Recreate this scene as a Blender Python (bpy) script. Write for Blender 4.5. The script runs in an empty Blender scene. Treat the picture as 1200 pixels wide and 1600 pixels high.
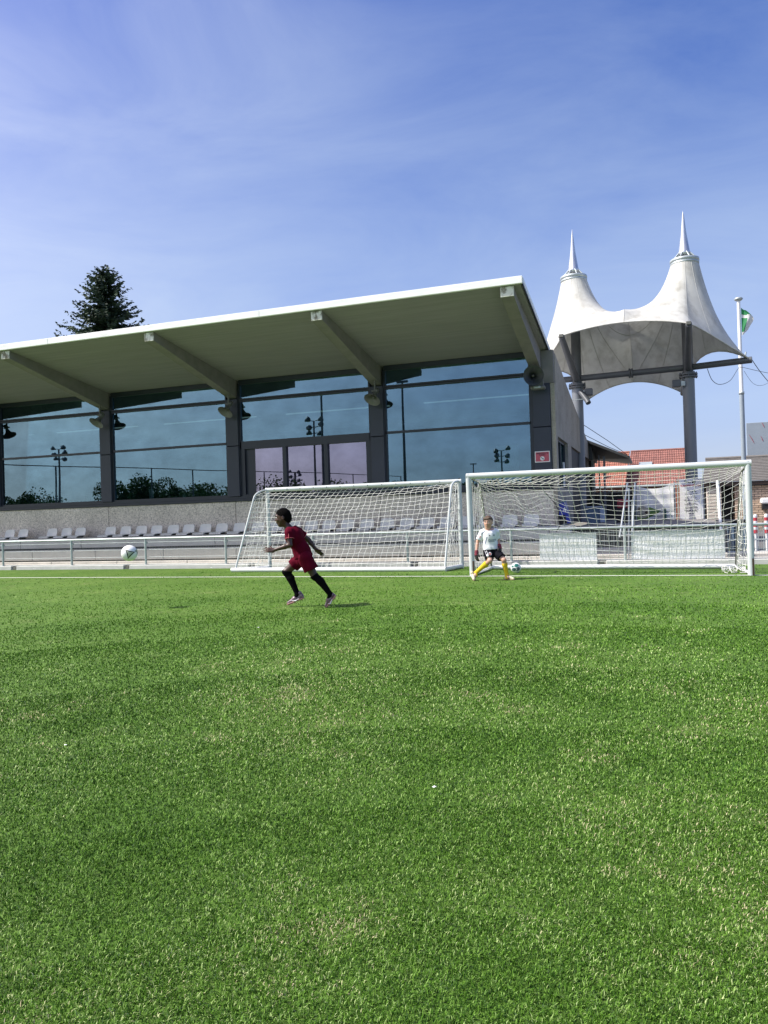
import bpy, math, random
import numpy as np
from mathutils import Vector, Matrix
from mathutils.bvhtree import BVHTree
random.seed(7)
rng = np.random.default_rng(11)
S = bpy.context.scene
COL = S.collection
R = math.radians

# ---------------------------------------------------------------- camera, sky, sun, exposure
YAW, ROLL, PITCH, CAM_H = 0.3373, 0.0314, math.atan(5.0 / 1200.0), 1.25
fwd = Vector((-math.sin(YAW) * math.cos(PITCH), math.cos(YAW) * math.cos(PITCH), math.sin(PITCH)))
rgt = Vector((math.cos(YAW), math.sin(YAW), 0.0))
up = rgt.cross(fwd)
r2 = math.cos(ROLL) * rgt - math.sin(ROLL) * up
u2 = math.cos(ROLL) * up + math.sin(ROLL) * rgt
cd = bpy.data.cameras.new('camera')
cam = bpy.data.objects.new('camera', cd)
COL.objects.link(cam)
cd.sensor_fit = 'VERTICAL'; cd.sensor_height = 36.0; cd.sensor_width = 27.0
cd.lens = 27.0
cd.clip_start = 0.05; cd.clip_end = 3000
cam.matrix_world = Matrix(((r2.x, u2.x, -fwd.x, 0), (r2.y, u2.y, -fwd.y, 0), (r2.z, u2.z, -fwd.z, CAM_H), (0, 0, 0, 1)))
S.camera = cam

SUN_EL, SUN_AZ = R(50), R(24)          # light travels along (cos AZ, sin AZ) on the ground
travel = Vector((math.cos(SUN_AZ) * math.cos(SUN_EL), math.sin(SUN_AZ) * math.cos(SUN_EL), -math.sin(SUN_EL)))
sl = bpy.data.lights.new('sun', 'SUN')
sl.energy = 4.9; sl.angle = R(0.53); sl.color = (1.0, 0.95, 0.87)
so = bpy.data.objects.new('sun', sl); COL.objects.link(so)
so.rotation_euler = travel.to_track_quat('-Z', 'Y').to_euler()
so.location = (-30, -20, 40)

W = bpy.data.worlds.new('World'); S.world = W; W.use_nodes = True
nt = W.node_tree; nt.nodes.clear()
def N(tree, typ, **kw):
    n = tree.nodes.new(typ)
    for k, v in kw.items(): setattr(n, k, v)
    return n
sky = N(nt, 'ShaderNodeTexSky'); sky.sky_type = 'NISHITA'; sky.sun_disc = False
sky.sun_elevation = SUN_EL
sun_dir = -travel
sky.sun_rotation = math.atan2(sun_dir.x, sun_dir.y)
sky.air_density = 1.0; sky.dust_density = 1.6; sky.ozone_density = 3.0; sky.altitude = 50
tc = N(nt, 'ShaderNodeTexCoord')
mp = N(nt, 'ShaderNodeMapping'); mp.inputs['Scale'].default_value = (1.4, 2.2, 6.0); mp.inputs['Rotation'].default_value = (0.2, 0.15, 0.5)
nz = N(nt, 'ShaderNodeTexNoise'); nz.inputs['Scale'].default_value = 1.5; nz.inputs['Detail'].default_value = 7; nz.inputs['Roughness'].default_value = 0.6; nz.inputs['Distortion'].default_value = 0.7
rp = N(nt, 'ShaderNodeValToRGB'); rp.color_ramp.elements[0].position = 0.30; rp.color_ramp.elements[1].position = 0.75
rp.color_ramp.elements[0].color = (-0.0, 0, 0, 1); rp.color_ramp.elements[1].color = (0.23, 0.23, 0.23, 1)
sx = N(nt, 'ShaderNodeSeparateXYZ')            # a thin high veil that thickens towards the horizon
vl = N(nt, 'ShaderNodeMath', operation='MULTIPLY_ADD'); vl.inputs[1].default_value = -1.5; vl.inputs[2].default_value = 0.86; vl.use_clamp = True
vm = N(nt, 'ShaderNodeMath', operation='MINIMUM'); vm.inputs[1].default_value = 0.50
va = N(nt, 'ShaderNodeMath', operation='ADD'); va.use_clamp = True
hsv = N(nt, 'ShaderNodeHueSaturation'); hsv.inputs['Saturation'].default_value = 1.32
tint = N(nt, 'ShaderNodeMix', data_type='RGBA', blend_type='MULTIPLY'); tint.inputs[0].default_value = 1.0
tint.inputs[7].default_value = (1.17, 1.04, 1.32, 1)
mx = N(nt, 'ShaderNodeMix', data_type='RGBA'); mx.inputs[7].default_value = (4.6, 5.6, 7.0, 1)
bg = N(nt, 'ShaderNodeBackground'); bg.inputs['Strength'].default_value = 0.096
wo = N(nt, 'ShaderNodeOutputWorld')
L = nt.links.new
# the veil brightens round the sun: warm glow added to lift the shaded front
sd = N(nt, 'ShaderNodeVectorMath', operation='DOT_PRODUCT'); sd.inputs[1].default_value = tuple(sun_dir)
sm = N(nt, 'ShaderNodeMath', operation='MAXIMUM'); sm.inputs[1].default_value = 0.0
spw = N(nt, 'ShaderNodeMath', operation='POWER'); spw.inputs[1].default_value = 3.0
saf = N(nt, 'ShaderNodeMath', operation='MULTIPLY_ADD'); saf.inputs[1].default_value = 0.45; saf.use_clamp = True
svc = N(nt, 'ShaderNodeMix', data_type='RGBA'); svc.inputs[6].default_value = (4.6, 5.6, 7.0, 1); svc.inputs[7].default_value = (24, 22, 19, 1)
L(tc.outputs['Generated'], sd.inputs[0]); L(sd.outputs['Value'], sm.inputs[0]); L(sm.outputs[0], spw.inputs[0]); L(spw.outputs[0], saf.inputs[0]); L(spw.outputs[0], svc.inputs[0])
L(va.outputs[0], saf.inputs[2]); L(svc.outputs[2], mx.inputs[7])
L(tc.outputs['Generated'], mp.inputs[0]); L(mp.outputs[0], nz.inputs['Vector']); L(nz.outputs['Fac'], rp.inputs[0])
L(sky.outputs[0], tint.inputs[6]); L(tc.outputs['Generated'], sx.inputs[0]); L(sx.outputs['Z'], vl.inputs[0]); L(vl.outputs[0], vm.inputs[0]); L(vm.outputs[0], va.inputs[0]); L(rp.outputs[0], va.inputs[1]); L(saf.outputs[0], mx.inputs[0]); L(tint.outputs[2], hsv.inputs['Color']); L(hsv.outputs[0], mx.inputs[6])
L(mx.outputs[2], bg.inputs['Color']); L(bg.outputs[0], wo.inputs[0])

S.view_settings.view_transform = 'Standard'
S.view_settings.look = 'None'
S.view_settings.gamma = 1.0
S.view_settings.use_curve_mapping = False
S.view_settings.exposure = 0.48
S.cycles.max_bounces = 8; S.cycles.transparent_max_bounces = 12
S.cycles.use_denoising = True

# ---------------------------------------------------------------- mesh builder and scene helpers
class MB:
    def __init__(s): s.v = []; s.f = []; s.sm = []
    def add(s, vs, fs, smooth=False):
        o = len(s.v); s.v += [tuple(map(float, p)) for p in vs]
        s.f += [tuple(i + o for i in f) for f in fs]; s.sm += [smooth] * len(fs)
        return s
    def box(s, x0, y0, z0, x1, y1, z1):
        return s.hexa([(x0, y0, z0), (x1, y0, z0), (x1, y1, z0), (x0, y1, z0), (x0, y0, z1), (x1, y0, z1), (x1, y1, z1), (x0, y1, z1)])
    def bbox(s, x0, y0, z0, x1, y1, z1, b=0.01):
        vs = []
        for (z, i) in ((z0, b), (z0 + b, 0), (z1 - b, 0), (z1, b)):
            X0, X1, Y0, Y1, c = x0 + i, x1 - i, y0 + i, y1 - i, (b * 0.3 if i else b)
            vs += [(p[0], p[1], z) for p in [(X0, Y0 + c), (X0 + c, Y0), (X1 - c, Y0), (X1, Y0 + c), (X1, Y1 - c), (X1 - c, Y1), (X0 + c, Y1), (X0, Y1 - c)]]
        fs = []
        for r in range(3):
            for k in range(8):
                a = r * 8 + k; c = r * 8 + (k + 1) % 8
                fs.append((a, c, c + 8, a + 8))
        fs.append(tuple(range(7, -1, -1))); fs.append(tuple(range(24, 32)))
        return s.add(vs, fs)
    def hexa(s, v):
        return s.add(v, [(3, 2, 1, 0), (4, 5, 6, 7), (0, 1, 5, 4), (1, 2, 6, 5), (2, 3, 7, 6), (3, 0, 4, 7)])
    def tube(s, pts, r, n=10, caps=True, smooth=True):
        P = [Vector(p) for p in pts]; rs = r if isinstance(r, (list, tuple)) else [r] * len(P)
        vs = []; fs = []; prev = None
        for i, p in enumerate(P):
            a = P[max(0, i - 1)]; b = P[min(len(P) - 1, i + 1)]; d = (b - a)
            if d.length < 1e-9: d = Vector((0, 0, 1))
            d.normalize()
            if prev is None:
                t = Vector((0, 0, 1)) if abs(d.z) < 0.9 else Vector((0, 1, 0))
                x = d.cross(t).normalized()
            else:
                x = (prev - d * prev.dot(d)).normalized()
            prev = x; y = d.cross(x)
            for k in range(n):
                a2 = 2 * math.pi * k / n
                vs.append(p + (x * math.cos(a2) + y * math.sin(a2)) * rs[i])
        for i in range(len(P) - 1):
            for k in range(n):
                a = i * n + k; b = i * n + (k + 1) % n
                fs.append((a, b, b + n, a + n))
        s.add(vs, fs, smooth)
        if caps:
            s.add(vs[:n], [tuple(range(n - 1, -1, -1))]); s.add(vs[-n:], [tuple(range(n))])
        return s
    def lathe(s, prof, c=(0, 0, 0), axis='Z', n=24, smooth=True, rot=None):
        vs = []; fs = []
        for (r, z) in prof:
            for k in range(n):
                a = 2 * math.pi * k / n
                p = Vector((r * math.cos(a), r * math.sin(a), z))
                if rot is not None: p = rot @ p
                vs.append((p.x + c[0], p.y + c[1], p.z + c[2]))
        for i in range(len(prof) - 1):
            for k in range(n):
                a = i * n + k; b = i * n + (k + 1) % n
                fs.append((a, b, b + n, a + n))
        return s.add(vs, fs, smooth)
    def grid(s, P, smooth=True, wrap=False):
        P = np.asarray(P); nu, nv = P.shape[:2]
        fs = []
        for i in range(nu - 1):
            for j in range(nv - (0 if wrap else 1)):
                k = (j + 1) % nv
                fs.append((i * nv + j, (i + 1) * nv + j, (i + 1) * nv + k, i * nv + k))
        return s.add(P.reshape(-1, 3), fs, smooth)
    def disc(s, c, u, v, r, n=20):
        c = Vector(c); u = Vector(u); v = Vector(v)
        return s.add([c + u * r * math.cos(2 * math.pi * k / n) + v * r * math.sin(2 * math.pi * k / n) for k in range(n)], [tuple(range(n))])
    def sphere(s, c, r, n=16, m=10, sc=(1, 1, 1)):
        P = np.zeros((m + 1, n, 3))
        for i in range(m + 1):
            t = math.pi * i / m
            for k in range(n):
                a = 2 * math.pi * k / n
                P[i, k] = (c[0] + r * sc[0] * math.sin(t) * math.cos(a), c[1] + r * sc[1] * math.sin(t) * math.sin(a), c[2] + r * sc[2] * math.cos(t))
        return s.grid(P, True, True)
    def build(s, name, mat, parent=None, **props):
        w = Vector(parent.get('_o', (0, 0, 0))) if parent is not None else Vector((0, 0, 0))
        o0 = props.pop('origin', None)
        me = bpy.data.meshes.new(name)
        off = Vector(o0) if o0 is not None else w
        me.from_pydata([(p[0] - off.x, p[1] - off.y, p[2] - off.z) for p in s.v], [], s.f)
        me.polygons.foreach_set('use_smooth', s.sm)
        for m in (mat if isinstance(mat, (list, tuple)) else [mat]):
            if m: me.materials.append(m)
        ob = bpy.data.objects.new(name, me); COL.objects.link(ob)
        if parent is not None: ob.parent = parent
        ob.location = off - w
        ob['_o'] = tuple(off)
        for k, v in props.items(): ob[k] = v
        return ob

def thing(name, label, cat, loc=(0, 0, 0), group=None, rot=0.0):
    o = bpy.data.objects.new(name, None); COL.objects.link(o)
    o.location = loc; o.rotation_euler = (0, 0, rot); o['label'] = label; o['category'] = cat
    o['_o'] = tuple(loc) if rot == 0.0 else (0, 0, 0)
    o.empty_display_size = 0.1
    if group: o['group'] = group
    return o
def tag(o, label, cat, group=None):
    o['label'] = label; o['category'] = cat
    if group: o['group'] = group
    return o
def copy_tree(o, loc, label, rotz=None):
    def rec(q, par):
        c = q.copy(); COL.objects.link(c)
        if par is not None: c.parent = par
        for ch in [x for x in bpy.data.objects if x.parent == q and x != c]: rec(ch, c)
        return c
    c = rec(o, None); c.location = loc; c['label'] = label
    if rotz is not None: c.rotation_euler[2] = rotz
    return c
def struct(o):
    o['kind'] = 'structure'; return o

# ---------------------------------------------------------------- materials
def mat(name, col, rough=0.6, metal=0.0, var=0.0, vscale=3.0, bump=0.0, bscale=40.0, col2=None, spec=0.5, c2range=(0.45, 0.7), c2scale=4.0, stretch=(1, 1, 1), trans=0.0):
    m = bpy.data.materials.new(name); m.use_nodes = True
    t = m.node_tree; b = t.nodes['Principled BSDF']
    b.inputs['Roughness'].default_value = rough; b.inputs['Metallic'].default_value = metal
    b.inputs['Specular IOR Level'].default_value = spec
    b.inputs['Base Color'].default_value = (*col, 1)
    l = t.links.new
    if var or bump or col2:
        tcn = N(t, 'ShaderNodeTexCoord'); mpn = N(t, 'ShaderNodeMapping'); mpn.inputs['Scale'].default_value = stretch
        l(tcn.outputs['Object'], mpn.inputs[0])
    last = None
    if col2:
        n2 = N(t, 'ShaderNodeTexNoise'); n2.inputs['Scale'].default_value = c2scale; n2.inputs['Detail'].default_value = 6; n2.inputs['Roughness'].default_value = 0.65
        l(mpn.outputs[0], n2.inputs['Vector'])
        rr = N(t, 'ShaderNodeValToRGB'); rr.color_ramp.elements[0].position = c2range[0]; rr.color_ramp.elements[1].position = c2range[1]
        rr.color_ramp.elements[0].color = (*col, 1); rr.color_ramp.elements[1].color = (*col2, 1)
        l(n2.outputs['Fac'], rr.inputs[0]); last = rr.outputs[0]
    if var:
        n1 = N(t, 'ShaderNodeTexNoise'); n1.inputs['Scale'].default_value = vscale; n1.inputs['Detail'].default_value = 5
        l(mpn.outputs[0], n1.inputs['Vector'])
        mr = N(t, 'ShaderNodeMapRange'); mr.inputs[1].default_value = 0.25; mr.inputs[2].default_value = 0.75
        mr.inputs[3].default_value = 1 - var; mr.inputs[4].default_value = 1 + var
        l(n1.outputs['Fac'], mr.inputs[0])
        mm = N(t, 'ShaderNodeMix', data_type='RGBA', blend_type='MULTIPLY'); mm.inputs[0].default_value = 1
        if last: l(last, mm.inputs[6])
        else: mm.inputs[6].default_value = (*col, 1)
        l(mr.outputs[0], mm.inputs[7]); last = mm.outputs[2]
    if last: l(last, b.inputs['Base Color'])
    if bump:
        n3 = N(t, 'ShaderNodeTexNoise'); n3.inputs['Scale'].default_value = bscale; n3.inputs['Detail'].default_value = 4
        l(mpn.outputs[0], n3.inputs['Vector'])
        bp = N(t, 'ShaderNodeBump'); bp.inputs['Strength'].default_value = bump; bp.inputs['Distance'].default_value = 0.02
        l(n3.outputs['Fac'], bp.inputs['Height']); l(bp.outputs[0], b.inputs['Normal'])
    if trans:
        out = t.nodes['Material Output']; tr = N(t, 'ShaderNodeBsdfTranslucent'); ms = N(t, 'ShaderNodeMixShader'); ms.inputs[0].default_value = trans
        if last: l(last, tr.inputs[0])
        else: tr.inputs[0].default_value = (*col, 1)
        l(b.outputs[0], ms.inputs[1]); l(tr.outputs[0], ms.inputs[2]); l(ms.outputs[0], out.inputs[0])
    return m
M = {}
M['white'] = mat('white_paint', (0.76, 0.77, 0.78), 0.4, var=0.06)
M['goalwhite'] = mat('goal_aluminium', (0.53, 0.565, 0.58), 0.35, 0.0, var=0.08, vscale=2, col2=(0.5, 0.52, 0.52), c2range=(0.55, 0.8))
M['net'] = mat('net_cord', (0.76, 0.76, 0.73), 0.9, spec=0.1)
M['galv'] = mat('galvanised_steel', (0.42, 0.47, 0.48), 0.45, 0.45, var=0.15, vscale=8)
M['galvdark'] = mat('weathered_tube', (0.16, 0.16, 0.14), 0.5, 0.3, var=0.15, vscale=8)
M['mast'] = mat('grey_mast_paint', (0.17, 0.185, 0.21), 0.42, 0.1, var=0.08, vscale=2, stretch=(1, 1, 0.3))
M['mastdark'] = mat('dark_strut_paint_and_shade', (0.085, 0.092, 0.105), 0.45, 0.1, var=0.15)
M['spire'] = mat('brushed_spire', (0.62, 0.64, 0.66), 0.33, 0.75, var=0.06)
M['frame'] = mat('dark_window_frame', (0.022, 0.027, 0.042), 0.42, 0.1, var=0.08)
M['clad'] = mat('dark_metal_cladding', (0.034, 0.040, 0.062), 0.5, 0.1, var=0.1, vscale=2)
M['black'] = mat('black', (0.012, 0.012, 0.014), 0.6)
M['fascia'] = mat('white_fascia', (0.88, 0.88, 0.88), 0.5, var=0.06, vscale=3, col2=(0.70, 0.68, 0.65), c2range=(0.55, 0.9), c2scale=2.5, stretch=(1, 1, 4))
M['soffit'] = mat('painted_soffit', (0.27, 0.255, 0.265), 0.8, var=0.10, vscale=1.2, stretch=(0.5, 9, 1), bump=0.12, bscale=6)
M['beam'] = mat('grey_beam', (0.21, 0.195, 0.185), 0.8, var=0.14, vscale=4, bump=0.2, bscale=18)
M['beamend'] = mat('stained_beam_end', (0.70, 0.69, 0.66), 0.7, col2=(0.17, 0.15, 0.11), c2range=(0.46, 0.60), c2scale=7, var=0.1)
M['concrete'] = mat('pale_concrete', (0.52, 0.49, 0.44), 0.85, var=0.14, vscale=3, col2=(0.33, 0.32, 0.30), c2range=(0.5, 0.8), c2scale=1.7, bump=0.25, bscale=30)
M['kerb'] = mat('kerb_concrete', (0.52, 0.52, 0.50), 0.85, var=0.10, vscale=4, col2=(0.36, 0.36, 0.33), c2range=(0.55, 0.8), c2scale=5, bump=0.2, bscale=40)
M['seat'] = mat('grey_seat_plastic', (0.74, 0.735, 0.69), 0.42, var=0.08, vscale=2)
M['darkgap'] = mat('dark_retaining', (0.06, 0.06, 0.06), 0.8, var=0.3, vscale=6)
M['horn'] = mat('horn_grey', (0.13, 0.13, 0.12), 0.45, var=0.1)
M['hornin'] = mat('horn_dark_inside', (0.03, 0.033, 0.035), 0.5)
M['tile'] = mat('red_roof_tile', (0.25, 0.105, 0.085), 0.8, var=0.3, vscale=2.5, col2=(0.17, 0.085, 0.075), c2scale=6)
M['tile2'] = mat('orange_roof_tile', (0.31, 0.125, 0.088), 0.8, var=0.35, vscale=4, col2=(0.30, 0.12, 0.08), c2scale=9)
M['slate'] = mat('grey_roof_slate', (0.15, 0.14, 0.13), 0.85, var=0.25, vscale=8, stretch=(0.4, 1, 3), bump=0.3, bscale=12)
M['pale_brick'] = None
M['bluebin'] = mat('blue_plastic', (0.012, 0.03, 0.33), 0.4)
M['bluegrey'] = mat('blue_grey_plastic', (0.10, 0.16, 0.24), 0.5)
M['redmat'] = mat('red_plastic', (0.30, 0.02, 0.04), 0.5)
M['tarp'] = mat('white_tarp', (0.92, 0.93, 0.93), 0.5, var=0.05, trans=0.15)
M['banner'] = mat('banner_cloth', (0.90, 0.89, 0.86), 0.45, var=0.03, trans=0.2)
M['bannergreen'] = mat('banner_green_print', (0.13, 0.24, 0.04), 0.5, var=0.3, vscale=30)
M['bannerbeige'] = mat('banner_beige_print', (0.42, 0.40, 0.33), 0.5, var=0.15, vscale=20)
M['brown'] = mat('dark_brown_print', (0.05, 0.03, 0.02), 0.5)
M['ink'] = mat('dark_ink', (0.02, 0.025, 0.04), 0.6)
M['redink'] = mat('red_ink', (0.45, 0.04, 0.06), 0.6)
M['signred'] = mat('sign_red', (0.52, 0.09, 0.13), 0.4)
M['flagw'] = mat('flag_white', (0.70, 0.71, 0.70), 0.7, trans=0.35)
M['flagg'] = mat('flag_green', (0.03, 0.26, 0.09), 0.7, trans=0.35)
M['panel'] = mat('grey_panel', (0.27, 0.32, 0.37), 0.5, var=0.05)
M['awning'] = mat('dark_awning', (0.03, 0.035, 0.04), 0.5, var=0.2, vscale=5)
M['brickred'] = mat('dark_red_wall', (0.12, 0.045, 0.032), 0.85, var=0.2, vscale=6)
M['bark'] = mat('bark', (0.07, 0.05, 0.035), 0.9)
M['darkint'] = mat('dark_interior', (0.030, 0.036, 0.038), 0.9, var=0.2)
M['alu'] = mat('ladder_aluminium', (0.48, 0.51, 0.54), 0.35, 0.5)
M['yard'] = mat('yard_paving', (0.20, 0.19, 0.18), 0.9, var=0.2)

def brick_mat():
    m = bpy.data.materials.new('tan_brick'); m.use_nodes = True
    t = m.node_tree; b = t.nodes['Principled BSDF']; b.inputs['Roughness'].default_value = 0.85
    tcn = N(t, 'ShaderNodeTexCoord'); mpn = N(t, 'ShaderNodeMapping'); mpn.inputs['Rotation'].default_value = (R(90), 0, 0)
    br = N(t, 'ShaderNodeTexBrick'); br.inputs['Scale'].default_value = 1.0
    br.inputs['Brick Width'].default_value = 0.30; br.inputs['Row Height'].default_value = 0.105; br.inputs['Mortar Size'].default_value = 0.011
    br.inputs['Color1'].default_value = (0.66, 0.50, 0.37, 1); br.inputs['Color2'].default_value = (0.48, 0.34, 0.24, 1); br.inputs['Mortar'].default_value = (0.11, 0.09, 0.075, 1)
    br.inputs['Bias'].default_value = -0.2
    l = t.links.new
    l(tcn.outputs['Object'], mpn.inputs[0]); l(mpn.outputs[0], br.inputs['Vector'])
    nn = N(t, 'ShaderNodeTexNoise'); nn.inputs['Scale'].default_value = 5; l(tcn.outputs['Object'], nn.inputs['Vector'])
    mm = N(t, 'ShaderNodeMix', data_type='RGBA', blend_type='MULTIPLY'); mm.inputs[0].default_value = 0.6
    l(br.outputs[0], mm.inputs[6]); l(nn.outputs['Fac'], mm.inputs[7])
    mu = N(t, 'ShaderNodeMix', data_type='RGBA', blend_type='MULTIPLY'); mu.inputs[0].default_value = 1; mu.inputs[7].default_value = (1.35, 1.35, 1.35, 1)
    l(mm.outputs[2], mu.inputs[6]); l(mu.outputs[2], b.inputs['Base Color'])
    bp = N(t, 'ShaderNodeBump'); bp.inputs['Strength'].default_value = 0.6; bp.inputs['Distance'].default_value = 0.01; bp.invert = True
    l(br.outputs['Fac'], bp.inputs['Height']); l(bp.outputs[0], b.inputs['Normal'])
    return m
M['pale_brick'] = brick_mat()

def aggregate_mat():                    # exposed pebble concrete
    m = bpy.data.materials.new('exposed_aggregate'); m.use_nodes = True
    t = m.node_tree; b = t.nodes['Principled BSDF']; b.inputs['Roughness'].default_value = 0.9
    l = t.links.new
    tcn = N(t, 'ShaderNodeTexCoord')
    vo = N(t, 'ShaderNodeTexVoronoi'); vo.inputs['Scale'].default_value = 34
    l(tcn.outputs['Object'], vo.inputs['Vector'])
    sp = N(t, 'ShaderNodeSeparateColor'); l(vo.outputs['Color'], sp.inputs[0])
    rr = N(t, 'ShaderNodeValToRGB')
    e = rr.color_ramp.elements; e[0].position = 0; e[0].color = (0.42, 0.37, 0.31, 1); e[1].position = 1; e[1].color = (0.86, 0.78, 0.67, 1)
    k = e.new(0.3); k.color = (0.63, 0.57, 0.49, 1); k = e.new(0.75); k.color = (0.72, 0.65, 0.56, 1)
    l(sp.outputs[0], rr.inputs[0])
    n1 = N(t, 'ShaderNodeTexNoise'); n1.inputs['Scale'].default_value = 0.9; n1.inputs['Detail'].default_value = 6
    l(tcn.outputs['Object'], n1.inputs['Vector'])
    mr = N(t, 'ShaderNodeMapRange'); mr.inputs[1].default_value = 0.3; mr.inputs[2].default_value = 0.7; mr.inputs[3].default_value = 0.86; mr.inputs[4].default_value = 1.12
    l(n1.outputs['Fac'], mr.inputs[0])
    mm = N(t, 'ShaderNodeMix', data_type='RGBA', blend_type='MULTIPLY'); mm.inputs[0].default_value = 1
    l(rr.outputs[0], mm.inputs[6]); l(mr.outputs[0], mm.inputs[7]); l(mm.outputs[2], b.inputs['Base Color'])
    bp = N(t, 'ShaderNodeBump'); bp.inputs['Strength'].default_value = 0.5; bp.inputs['Distance'].default_value = 0.015
    l(vo.outputs['Distance'], bp.inputs['Height']); bp.invert = True; l(bp.outputs[0], b.inputs['Normal'])
    return m
M['aggregate'] = aggregate_mat()

def glass_mat(name, tint, refl, trans):  # solar-control glazing: tinted mirror over a dim see-through body
    m = bpy.data.materials.new(name); m.use_nodes = True
    t = m.node_tree; t.nodes.clear(); l = t.links.new
    out = N(t, 'ShaderNodeOutputMaterial')
    g = N(t, 'ShaderNodeBsdfGlossy'); g.inputs['Roughness'].default_value = 0.0; g.inputs['Color'].default_value = (*tint, 1)
    tr = N(t, 'ShaderNodeBsdfTransparent'); tr.inputs['Color'].default_value = (*trans, 1)
    lw = N(t, 'ShaderNodeLayerWeight'); lw.inputs['Blend'].default_value = refl
    mr = N(t, 'ShaderNodeMapRange'); mr.inputs[3].default_value = 0.27; mr.inputs[4].default_value = 1.0
    tcn = N(t, 'ShaderNodeTexCoord'); nn = N(t, 'ShaderNodeTexNoise'); nn.inputs['Scale'].default_value = 0.35; nn.inputs['Detail'].default_value = 1
    l(tcn.outputs['Object'], nn.inputs['Vector'])
    # uneven tint painted in for the mottled clouds mirrored in the glass
    mpf = N(t, 'ShaderNodeMapping'); mpf.inputs['Scale'].default_value = (1, 1, 1.6); nf = N(t, 'ShaderNodeTexNoise'); nf.inputs['Scale'].default_value = 1.1; nf.inputs['Detail'].default_value = 7; nf.inputs['Roughness'].default_value = 0.62
    l(tcn.outputs['Object'], mpf.inputs[0]); l(mpf.outputs[0], nf.inputs['Vector'])
    rf_ = N(t, 'ShaderNodeMapRange'); rf_.inputs[1].default_value = 0.3; rf_.inputs[2].default_value = 0.7; rf_.inputs[3].default_value = 0.64; rf_.inputs[4].default_value = 0.90
    l(nf.outputs['Fac'], rf_.inputs[0])
    mt = N(t, 'ShaderNodeMix', data_type='RGBA', blend_type='MULTIPLY'); mt.inputs[0].default_value = 1; mt.inputs[6].default_value = (*tint, 1)
    l(rf_.outputs[0], mt.inputs[7]); l(mt.outputs[2], g.inputs['Color'])
    bp = N(t, 'ShaderNodeBump'); bp.inputs['Strength'].default_value = 0.10; bp.inputs['Distance'].default_value = 0.03
    l(nn.outputs['Fac'], bp.inputs['Height']); l(bp.outputs[0], g.inputs['Normal'])
    ms = N(t, 'ShaderNodeMixShader')
    l(lw.outputs['Fresnel'], mr.inputs[0]); l(mr.outputs[0], ms.inputs[0]); l(tr.outputs[0], ms.inputs[1]); l(g.outputs[0], ms.inputs[2]); l(ms.outputs[0], out.inputs[0])
    return m
M['glass'] = glass_mat('blue_tinted_glass', (0.50, 0.79, 0.94), 0.30, (0.48, 0.58, 0.60))
M['glassp'] = glass_mat('violet_tinted_glass', (0.84, 0.80, 1.0), 0.52, (0.3, 0.3, 0.33))
# ---------------------------------------------------------------- the setting: ground, pitch, line, grass
struct(MB().add([(-500, -500, -0.03), (500, -500, -0.03), (500, 700, -0.03), (-500, 700, -0.03)], [(0, 1, 2, 3)]).build('ground', mat('far_ground', (0.16, 0.15, 0.12), 0.95, var=0.3, vscale=0.2)))

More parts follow.
